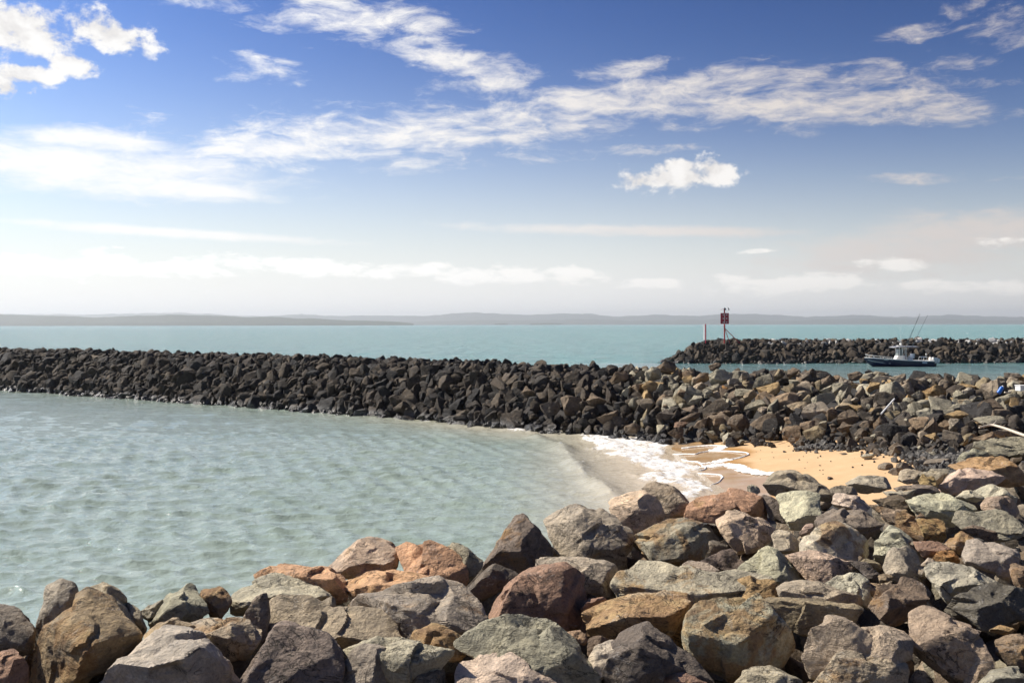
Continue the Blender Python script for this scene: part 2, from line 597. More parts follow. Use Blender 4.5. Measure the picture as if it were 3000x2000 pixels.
def plan_line(pts, n=8):
    return smooth_poly([sand_hit(*Z6(*p))[:2] for p in pts], n)


lines_plan = [plan_line(l) for l in FOAM_LINES]
speckle_plan = [plan_line(l) for l in SPECKLE]
# edge of the film of water left by the last wave, and edge of the dark damp sand behind it
FILM = np.array([sand_hit(*Z6(*p))[:2] for p in [(300, 60), (900, 110), (1350, 170), (1250, 235), (1600, 270), (1712, 300), (1640, 350), (1300, 425), (1200, 490), (1500, 500), (1720, 600), (2300, 650), (2500, 900), (900, 1300), (-400, 1000), (-600, 300)]])
DAMP = np.array([sand_hit(*Z6(*p))[:2] for p in [(300, 40), (900, 90), (1350, 160), (1650, 200), (1800, 260), (1760, 310), (1600, 390), (1700, 480), (1760, 600), (2400, 640), (2600, 900), (900, 1300), (-400, 1000), (-600, 300)]])
sx = np.arange(0.0, 19.0, 0.075)
sy = np.arange(17.0, 46.0, 0.1)
SX, SY = np.meshgrid(sx, sy)
x, y = SX.ravel(), SY.ravel()
sz = sand_z(x, y) + 0.012 * fbm(np.stack([x * 0.8, y * 0.8, 0 * x], 1), 3, 21)
sz = sz - 0.5 * sstep(bank_side(x, y), -1.0, 1.5)


def poly_signed(px, py, poly):
    d, _ = polyline_dist(px, py, [tuple(q) for q in np.vstack([poly, poly[:1]])])
    return np.where(in_poly(px, py, [tuple(q) for q in poly]), d, -d)


wob = 0.12 * fbm(np.stack([x * 1.5, y * 1.5, 0 * x], 1), 3, 5)
film = sstep(poly_signed(x, y, FILM) + 0.4 * wob, -0.05, 0.12)
damp = sstep(poly_signed(x, y, DAMP) + wob, -0.35, 0.35)
me = mesh_np("beach", np.stack([x, y, sz], 1), grid_faces(len(sy), len(sx)))
add_attr(me, "film", film)
add_attr(me, "damp", damp)
M_SAND, n, b, _ = new_mat("beach_sand")
pos = n.node('ShaderNodeNewGeometry').outputs['Position']
a_film, a_damp = n.attr("film"), n.attr("damp")
s1 = n.noise(pos, 1.3, 5, 0.6)
s2 = n.noise(pos, 60.0, 3, 0.7)
dry = n.mix(n.lin(s1, 0.3, 0.7), (0.565, 0.372, 0.203), (0.63, 0.437, 0.25))
wetc = n.mix(n.lin(s1, 0.3, 0.7), (0.34, 0.175, 0.05), (0.42, 0.23, 0.075))
filmc = n.mix(n.lin(s1, 0.35, 0.65), (0.44, 0.265, 0.12), (0.50, 0.36, 0.225))
c = n.mix(a_damp, dry, wetc)
c = n.mix(a_film, c, filmc)
c = n.mix(1.0, c, n.ramp(s2, [(0.3, (0.86, 0.86, 0.86)), (0.7, (1.1, 1.1, 1.1))]), 'MULTIPLY')
n.put(b.inputs['Base Color'], c)
n.put(b.inputs['Roughness'], n.sub(n.sub(0.92, n.mul(a_damp, 0.42)), n.mul(a_film, 0.36)))
n.put(b.inputs['Specular IOR Level'], n.add(0.2, n.mul(a_film, 0.32)))
bp = n.node('ShaderNodeBump')
n.put(bp.inputs['Strength'], n.sub(0.5, n.mul(a_film, 0.42)))
bp.inputs['Distance'].default_value = 0.02
n.put(bp.inputs['Height'], n.add(n.noise(pos, 5.0, 5, 0.6), n.mul(s2, 0.2)))
n.put(b.inputs['Normal'], bp.outputs[0])
tag(link("beach", me, M_SAND), kind='structure')

# ------------------------------------------------------------------ sea
fine_az = np.linspace(R(-33), R(33), 620)
azs = np.concatenate([np.linspace(R(-180), R(-34.5), 22), fine_az, np.linspace(R(34.5), R(180), 22)])
rr = [11.5]
while rr[-1] < 95: rr.append(rr[-1] * 1.0037)
while rr[-1] < 400: rr.append(rr[-1] * 1.012)
while rr[-1] < 16500: rr.append(rr[-1] * 1.06)
rr = np.array(rr)
RR, AA = np.meshgrid(rr, azs, indexing='ij')
r_, a_ = RR.ravel(), AA.ravel()
x0, y0 = r_ * np.sin(a_), r_ * np.cos(a_)
ratio = np.gradient(rr) / rr
dr = np.repeat(np.maximum(np.gradient(rr), rr * 0.0019), len(azs))
X, Y, Z = x0.copy(), y0.copy(), np.zeros_like(x0)
gust = 0.62 + 0.5 * fbm(np.stack([x0 * 0.06, y0 * 0.035, 0 * x0], 1), 3, 33)
gust = np.clip(gust, 0.25, 1.25)
sand_here = sand_z(x0, y0)
inside_bay = (x0 > -3) & (y0 < 44) & (y0 > 18)
calm = np.where(inside_bay, sstep(sand_here, -0.05, -1.3), 1.0)
wr = np.random.default_rng(3)
lam = np.concatenate([np.geomspace(0.26, 1.1, 44), np.geomspace(1.1, 5.0, 24), np.geomspace(6, 18, 6)])
for L in lam:
    th = R(258) + wr.normal(0, 0.5)              # the chop runs towards the camera and to the right
    k = 2 * math.pi / L
    slope = 0.070 if L < 1.1 else (0.015 if L < 6 else 0.008)
    A = slope / k
    att = np.clip((L / dr - 2.2) / 2.5, 0, 1) * gust * (calm if L < 6 else np.minimum(calm + 0.3, 1))
    if L > 6:
        att = np.where(y0 < 60, att * 0.6, att)
    ph = k * (x0 * math.cos(th) + y0 * math.sin(th)) + wr.uniform(0, 6.28)
    Z += att * A * np.sin(ph)
    q = 0.85 * A * att * np.cos(ph)
    X += q * math.cos(th)
    Y += q * math.sin(th)
# the small breaker that steepens in front of the beach
BRK = smooth_poly([onz(*q)[:2] for q in [(1560, 1278), (1640, 1310), (1680, 1360), (1730, 1410), (1790, 1455), (1850, 1510)]], 8)
db, sb = polyline_dist(x0, y0, [tuple(q) for q in BRK])
sgn = db * sb
Z += np.where(inside_bay, 0.20 * np.exp(-(db / 0.42) ** 2) * (0.75 + 0.35 * np.sin(y0 * 1.3)), 0)
Z += np.where(inside_bay, 0.07 * np.exp(-((sgn - 2.1) / 0.7) ** 2), 0)
# foam
SURF = np.array([onz(*q)[:2] for q in [(1727, 1277), (1840, 1283), (1957, 1289), (1998, 1306), (1968, 1332), (1976, 1346), (2040, 1356), (2067, 1370), (2022, 1389), (2060, 1405), (2075, 1432), (2088, 1446), (2040, 1490), (1900, 1500), (2000, 1446), (1886, 1408), (1866, 1370), (1768, 1345), (1700, 1290)]])
near = (y0 < 60) & (np.abs(x0) < 40)
foam = np.zeros_like(x0)
ii = np.where(near)[0]
fx, fy = x0[ii], y0[ii]
fw = fbm(np.stack([fx * 1.6, fy * 0.9, 0 * fx], 1), 4, 8)
fs = poly_signed(fx, fy, SURF)
f = sstep(fs + 0.55 * fw, -0.35, 0.55)
foot = [tuple(p[:2]) for p in smooth_poly([onz(0, 1141), onz(640, 1186), onz(1000, 1210), onz(1200, 1228), onz(1450, 1252), onz(1600, 1268), onz(1760, 1282), onz(1900, 1290)], 6)]
df, sf_ = polyline_dist(fx, fy, foot)
patch = fbm(np.stack([fx * 0.45, fy * 0.45, 0 * fx + 4], 1), 3, 14)
amt = 0.55 + 0.5 * sstep(fx, -12, 1)
f = np.maximum(f, amt * np.exp(-(df / (0.35 + 0.55 * sstep(fx, -8, 2))) ** 2) * sstep(patch + 0.5 * fw, -0.25, 0.45))
dbb, sbb = db[ii], sb[ii]
crestfoam = np.exp(-(dbb / 0.09) ** 2) * sstep(vnoise(np.stack([fx * 2.5, fy * 2.5, 0 * fx], 1), 77), 0.0, 0.6) * 0.7
f = np.maximum(f, crestfoam)
foam[ii] = f
# foam also trails along the whole left foot and at the boat
Z += 0.05 * foam * (1 + vnoise(np.stack([x0 * 5, y0 * 5, 0 * x0], 1), 61))
BOAT = np.array((45.6, 116.8))
bx, by = x0 - BOAT[0], y0 - BOAT[1]
foam = np.maximum(foam, 0.8 * np.exp(-((bx + 3.0) / 0.5) ** 2 - ((by + 0.8) / 0.5) ** 2))
foam = np.maximum(foam, 0.55 * np.exp(-((bx - 6.5) / 2.2) ** 2 - ((by) / 0.9) ** 2))
shallow = np.where(inside_bay, sstep(sand_here, -1.0, -0.1), 0.0)
shallow = np.maximum(shallow, 0.55 * np.where(near, np.exp(-(polyline_dist(x0, y0, foot)[0] / 3.0) ** 2) * sstep(x0, -14, 2), 0))
outer = sstep(r_, 85, 125)
# keep the sheet under the dry sand and under the near bank
over = np.where(inside_bay | ((y0 < 30) & (x0 > -14)), 1.0, 0.0)
drop = over * sstep(bank_side(x0, y0), -0.5, 1.0) * 1.6
Z -= drop
Z = np.where(inside_bay & (sand_here > 0.02), np.minimum(Z, sand_here - 0.05), Z)
Z = np.where(r_ < 20, np.where(y0 < 3, -1.5, Z), Z)
me = mesh_np("sea", np.stack([X, Y, Z], 1), grid_faces(len(rr), len(azs))[:, ::-1])
add_attr(me, "foam", foam)
add_attr(me, "shallow", shallow)
add_attr(me, "outer", outer)
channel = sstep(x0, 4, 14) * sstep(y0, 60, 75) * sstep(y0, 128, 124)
add_attr(me, "chop", outer * (1 - 0.7 * channel))
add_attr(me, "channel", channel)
M_SEA, n, b, out = new_mat("sea_water")
pos = n.node('ShaderNodeNewGeometry').outputs['Position']
fo, sh, ou, ch = n.attr("foam"), n.attr("shallow"), n.attr("outer"), n.attr("chop")
patchy = n.noise(n.vmath('MULTIPLY', pos, (0.06, 0.10, 0.1)), 1.0, 8, 0.7, 0.4)
bay = n.mix(n.lin(patchy, 0.3, 0.7), (0.246, 0.31, 0.258), (0.305, 0.362, 0.314))
farc = n.mix(n.lin(patchy, 0.36, 0.64), (0.018, 0.215, 0.222), (0.055, 0.35, 0.34))
farc = n.mix(n.attr("channel"), farc, (0.15, 0.255, 0.255))  # body colour paled here in place of the sky the ripples reflect
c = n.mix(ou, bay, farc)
c = n.mix(n.mul(sh, 0.9), c, (0.64, 0.51, 0.36))
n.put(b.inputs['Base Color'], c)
b.inputs['IOR'].default_value = 1.333
n.put(b.inputs['Roughness'], n.lin(ou, 0, 1, 0.022, 0.10))
d = n.node('ShaderNodeCameraData').outputs['View Distance'] if False else None
v1 = n.noise(n.vmath('MULTIPLY', pos, (4.2, 6.0, 4.0)), 1.0, 4, 0.6, 0.3)
v2 = n.noise(n.vmath('MULTIPLY', pos, (0.9, 1.5, 1.0)), 1.0, 6, 0.62, 0.4)
v3 = n.noise(n.vmath('MULTIPLY', pos, (0.16, 0.30, 1.0)), 1.0, 5, 0.6, 0.4)
gusts = n.lin(n.noise(n.vmath('MULTIPLY', pos, (0.22, 0.10, 1.0)), 1.0, 7, 0.7, 0.3), 0.35, 0.65, 0.25, 1.9)
hgt = n.add(n.add(n.mul(v1, n.lin(ou, 0, 1, 0.045, 0.02)), n.mul(v2, n.lin(ch, 0, 1, 0.02, 0.5))), n.mul(v3, n.mul(gusts, n.mul(ch, 1.5))))
bp = n.node('ShaderNodeBump')
bp.inputs['Strength'].default_value = 1.0
bp.inputs['Distance'].default_value = 1.0
n.put(bp.inputs['Height'], hgt)
n.put(b.inputs['Normal'], bp.outputs[0])
# lace of foam
fb = n.node('ShaderNodeBsdfPrincipled')
fb.inputs['Base Color'].default_value = (0.74, 0.73, 0.71, 1)
fb.inputs['Roughness'].default_value = 0.8
lace = n.noise(n.vmath('MULTIPLY', pos, (2.2, 3.2, 1.0)), 1.0, 8, 0.68, 1.6)
holes = n.noise(n.vmath('MULTIPLY', pos, (9.0, 12.0, 1.0)), 1.0, 4, 0.6, 0.6)
th = n.add(n.mul(lace, 0.65), n.mul(holes, 0.35))
lim = n.sub(0.74, n.mul(fo, 0.325))
fm = n.mul(n.smooth(th, lim, n.add(lim, 0.09)), n.smooth(fo, 0.03, 0.2))
# scattered whitecaps on the outer water, sparkle painted in as white flecks
cap = n.mul(n.smooth(n.noise(n.vmath('MULTIPLY', pos, (0.35, 0.8, 1.0)), 1.0, 5, 0.65, 0.5), 0.735, 0.76), n.mul(n.mul(ou, 0.6), n.sub(1.0, n.attr("channel"))))
fm = n.math('MAXIMUM', fm, cap)
mx = n.node('ShaderNodeMixShader')
n.put(mx.inputs[0], fm)
n.t.links.new(b.outputs[0], mx.inputs[1])
n.t.links.new(fb.outputs[0], mx.inputs[2])
n.t.links.new(mx.outputs[0], out.inputs[0])
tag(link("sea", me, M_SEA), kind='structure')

# lines of froth that the swash leaves on the sand
M_FOAM = plain("froth", (0.80, 0.79, 0.77), 0.8, 0, 0.08, 12)


def froth(lines, specks):
    V, T = [], []
    fr = np.random.default_rng(12)
    for ln in lines:
        q = smooth_poly(ln, 3)
        tang = np.gradient(q, axis=0)
        tang /= np.linalg.norm(tang, axis=1)[:, None] + 1e-9
        nor = np.stack([-tang[:, 1], tang[:, 0]], 1)
        wdt = 0.026 + 0.024 * vnoise(np.stack([q[:, 0] * 2.5, q[:, 1] * 2.5, 0 * q[:, 0]], 1), 5)
        prof = np.array([(-1, 0.0), (-0.6, 0.6), (0, 1.0), (0.6, 0.6), (1, 0.0)])
        base = len(V)
        for k in range(len(q)):
            for a, h in prof:
                px, py = q[k] + nor[k] * a * max(wdt[k], 0.015) + fr.normal(0, 0.006, 2)
                V.append((px, py, sand_z(px, py) + 0.012 + h * 0.035))
        m = len(q)
        f = grid_faces(m, 5) + base
        T += f.tolist()
    for ln in specks:
        q = smooth_poly(ln, 4)
        for p in q:
            for _ in range(5):
                px, py = p + fr.normal(0, 0.10, 2)
                s = fr.uniform(0.012, 0.05)
                base = len(V)
                z = sand_z(px, py) + 0.012
                V += [(px - s * 1.6, py - s, z), (px + s * 1.6, py - s, z), (px + s * 1.6, py + s, z), (px - s * 1.6, py + s, z), (px, py, z + s * 0.8), (px, py, z + s * 0.8)]
                for e in range(4):
                    T.append((base + e, base + (e + 1) % 4, base + 4, base + 5))
    return mesh_np("swash_froth", np.array(V), np.array(T))


tag(link("swash_froth", froth(lines_plan, speckle_plan), M_FOAM), kind='stuff', label="thin white lines of froth on the wet sand", cat="foam")

# ------------------------------------------------------------------ far shores
M_HILL, n, b, _ = new_mat("forested_hill")
pos = n.node('ShaderNodeNewGeometry').outputs['Position']
k = n.noise(n.vmath('MULTIPLY', pos, (0.02, 0.02, 0.05)), 1.0, 6, 0.65)
n.put(b.inputs['Base Color'], n.mix(n.lin(k, 0.3, 0.7), (0.035, 0.05, 0.03), (0.075, 0.085, 0.05)))
b.inputs['Roughness'].default_value = 0.95
b.inputs['Specular IOR Level'].default_value = 0.1


def ridge(name, prof, Yd, depth, seed, jag):
    us = np.arange(prof[0][0], prof[-1][0], 4.0)
    vv = np.interp(us, [p[0] for p in prof], [p[1] for p in prof])
    zt = CAM_Z - (vv - HZ) / F * Yd
    xs = (us - 1500) / F * Yd
    nz = fbm(np.stack([xs / 130.0, 0 * xs, 0 * xs + seed], 1), 5, seed, 0.6)
    zt = np.maximum(zt + jag * nz, 0.5)
    S = [(-depth, 0.0), (-depth * 0.97, 0.10), (-depth * 0.6, 0.5), (-depth * 0.25, 0.86), (0, 1.0), (depth * 0.5, 0.6), (depth, 0.0)]
    V = []
    for o, h in S:
        nn = fbm(np.stack([xs / 220.0, 0 * xs + o / 220.0, 0 * xs], 1), 4, seed + 5)
        zz = zt * h * (1 + (0.16 * nn if 0.2 < h < 1 else 0)) - (6 if h == 0 else 0)
        V.append(np.stack([xs * (1 + o / Yd), np.full_like(xs, Yd + o), zz], 1))
    V = np.stack(V, 1).reshape(-1, 3)
    return tag(link(name, mesh_np(name, V, grid_faces(len(us), len(S)), True), M_HILL), kind='structure')


ridge("far_hills", [(-900, 922), (-300, 918), (108, 917), (255, 919), (510, 914), (600, 917), (733, 925), (893, 920), (990, 925), (1150, 924), (1243, 925), (1310, 919), (1371, 915), (1430, 917), (1500, 920), (1590, 922), (1650, 919), (1710, 918), (1806, 927), (1914, 922), (2020, 926), (2106, 921), (2233, 921), (2361, 929), (2520, 924), (2600, 929), (2680, 930), (2775, 924), (2880, 928), (3000, 931), (3600, 926), (4200, 934)], 14500, 900, 2, 7.0)
ridge("lower_hills", [(1000, 947), (1200, 941), (1400, 937), (1550, 938), (1700, 935), (1850, 940), (2000, 938), (2100, 937), (2300, 941), (2500, 935), (2640, 934), (2800, 938), (3000, 940), (3600, 938), (4000, 944)], 12200, 600, 6, 5.0)
ridge("wooded_headland", [(-900, 922), (-300, 915), (0, 917), (90, 919), (200, 923), (270, 926), (330, 927), (400, 923), (500, 922), (620, 924), (700, 926), (850, 930), (980, 936), (1100, 940), (1180, 943), (1215, 947.5)], 7200, 350, 3, 4.0)
ridge("low_islet", [(1448, 948.0), (1462, 946.2), (1480, 946.4), (1492, 948.0)], 9000, 60, 4, 0.5)
ridge("low_islet", [(1552, 948.0), (1570, 946.4), (1630, 946.2), (1650, 948.0)], 9200, 60, 5, 0.5)

# ------------------------------------------------------------------ stones
ICO = {}
ICO_E = {}


def ico(level):
    if level not in ICO:
        bm = bmesh.new()
        bmesh.ops.create_icosphere(bm, subdivisions=level, radius=1.0)
        bm.verts.ensure_lookup_table()
        V = np.array([v.co[:] for v in bm.verts])
        T = np.array([[v.index for v in f.verts] for f in bm.faces])
        bm.free()
        ICO[level] = (V / np.linalg.norm(V, axis=1)[:, None], T)
        E = np.vstack([T[:, [0, 1]], T[:, [1, 2]], T[:, [2, 0]]])
        ICO_E[level] = (E[:, 0], E[:, 1], np.bincount(E[:, 1], minlength=len(V)))
    return ICO[level]


def neighbour_mean(P, level):
    a, b, n = ICO_E[level]
    return np.stack([np.bincount(b, P[a, k], minlength=len(P)) / n for k in range(3)], 1)


def cut(D, N, H, p):
    """distance from the centre to the faces of a many-sided block, edges a little worn"""
    r = np.zeros(len(D))
    for nrm, h in zip(N, H):
        r += np.maximum(D @ nrm / h, 0) ** p
    return r ** (-1.0 / p)


def weather(P, size, seed, amt=1.0, level=5):
    """chips, ledges and roughness of broken stone; P around the origin"""
    rg = np.random.default_rng(seed)
    rad = np.linalg.norm(P, axis=1)[:, None] + 1e-9
    D = P / rad
    q = P / size
    # fracture facets
    S = P[rg.integers(0, len(P), 11)]
    W = q + 0.16 * np.stack([fbm(q * 2.2, 2, seed + k) for k in (1, 2, 3)], 1)
    d2 = ((W[:, None, :] - (S / size)[None]) ** 2).sum(2)
    near = d2.argmin(1)
    tilt = rg.normal(0, 0.20, (11, 3))
    off = rg.normal(0, 0.022, 11)
    disp = off[near] + ((q - (S / size)[near]) * tilt[near]).sum(1)
    disp = np.clip(disp, -0.11, 0.06)
    # bedding ledges
    ax = rg.normal(0, 1, 3)
    ax /= np.linalg.norm(ax)
    t = q @ ax * rg.uniform(3, 6) + 0.7 * fbm(q * 1.9, 3, seed + 19)
    saw = t - np.floor(t)
    led = np.where(saw < 0.68, saw / 0.68, (1 - saw) / 0.32)
    mask = sstep(fbm(q * 1.4, 2, seed + 25), 0.0, 0.4)
    disp = disp + 0.022 * (led - 0.5) * mask
    a, b, n = ICO_E[level]
    for _ in range(1):
        disp = np.bincount(b, disp[a], minlength=len(P)) / n
    disp = disp + 0.015 * fbm(q * 2.6, 3, seed + 11) + 0.013 * fbm(q * 9.0, 4, seed + 15, 0.65)
    return P + D * (disp * size * amt)[:, None]


def hull_planes(pts):
    bm = bmesh.new()
    for p in pts:
        bm.verts.new(p)
    res = bmesh.ops.convex_hull(bm, input=bm.verts)
    bm.normal_update()
    N, C = [], []
    for f in bm.faces:
        if f.calc_area() < 1e-7:
            continue
        nn, cc = np.array(f.normal), np.array(f.calc_center_median())
        if any(a @ nn > 0.996 and abs((cc - q) @ nn) < 0.02 for a, q in zip(N, C)):
            continue
        N.append(nn)
        C.append(cc)
    bm.free()
    return np.array(N), np.array(C)


def block_from_points(pts, ext, level, seed, chips=8, p=22, amt=1.0, size=None, spalls=14, grow=1.0):
    """a weathered block whose corners are the given points"""
    rg = np.random.default_rng(seed)
    N, C = hull_planes(pts)
    c0 = (pts.min(0) + pts.max(0)) / 2
    c0 = 0.5 * c0 + 0.5 * pts.mean(0)
    H = ((C - c0) * N).sum(1)
    if H.min() < 0:
        N, H = np.where((H < 0)[:, None], -N, N), np.abs(H)
    size = size or float(np.linalg.norm(pts.max(0) - pts.min(0)) / 1.75)
    H = np.maximum(H, 0.16 * size)
    ks, hs = [], []
    for _ in range(chips):
        k = rg.normal(0, 1, 3)
        k[1] -= 1.2
        k /= np.linalg.norm(k)
        ks.append(k)
        hs.append(max(0.3 * size, ((pts - c0) @ k).max() * rg.uniform(0.78, 0.95)))
    N = np.vstack([N, ks])
    H = np.concatenate([H, hs])
    V, T = ico(level)
    D = V * ext
    D /= np.linalg.norm(D, axis=1)[:, None]
    P = D * (cut(D, N, H, p) * 1.03)[:, None]
    for _ in range(9):          # spread the corners of the mesh evenly over the faces
        D = neighbour_mean(P, level)
        D /= np.linalg.norm(D, axis=1)[:, None] + 1e-9
        P = D * (cut(D, N, H, p) * 1.03)[:, None]
    # broken faces: flat spalls struck off the rough block
    pick = rg.permutation(len(P))[:160]
    pick = pick[np.argsort(D[pick] @ np.array((-0.2, 0.9, -0.5)) + rg.normal(0, 0.35, len(pick)))][:spalls]
    ks, hs = [], []
    for i_ in pick:
        j_ = int(np.argmax((N @ D[i_]) / H))
        k = N[j_] + rg.normal(0, 0.26, 3)
        k /= np.linalg.norm(k)
        h = float(P[i_] @ k) - rg.uniform(0.01, 0.06) * size
        if h > 0.2 * size:
            ks.append(k)
            hs.append(h)
    if ks:
        N, H = np.vstack([N, ks]), np.concatenate([H, hs])
        for _ in range(5):
            P = D * (cut(D, N, H, p) * 1.03)[:, None]
            D = neighbour_mean(P, level)
            D /= np.linalg.norm(D, axis=1)[:, None] + 1e-9
        P = D * cut(D, N, H, p)[:, None]
    P = P * grow
    return c0, weather(P, size, seed, amt, level), T


PAL = dict(grey=(.36, .308, .236), ltgrey=(.47, .41, .32), dkgrey=(.17, .146, .118), slate=(.082, .072, .066), green=(.32, .298, .22), ltgreen=(.45, .418, .31),
           brown=(.28, .192, .117), dkbrown=(.14, .10, .068), tan=(.44, .34, .215), ochre=(.45, .30, .13), rust=(.47, .22, .055), orange=(.60, .335, .185),
           pink=(.57, .42, .305), cream=(.58, .475, .365), red=(.48, .26, .155), redbrown=(.30, .17, .112), mauve=(.37, .298, .216), olive=(.28, .225, .13))

PAL = {k: tuple(1.06 * (0.76 * a + 0.24 * b) for a, b in zip(v, (.35, .272, .182))) for k, v in PAL.items()}   # dust and weathering bind the tones

RA, RB, RC, RD = (0, 1600, 2.94), (700, 1500, 2.94), (1400, 1300, 2.24), (2200, 1300, 2.24)
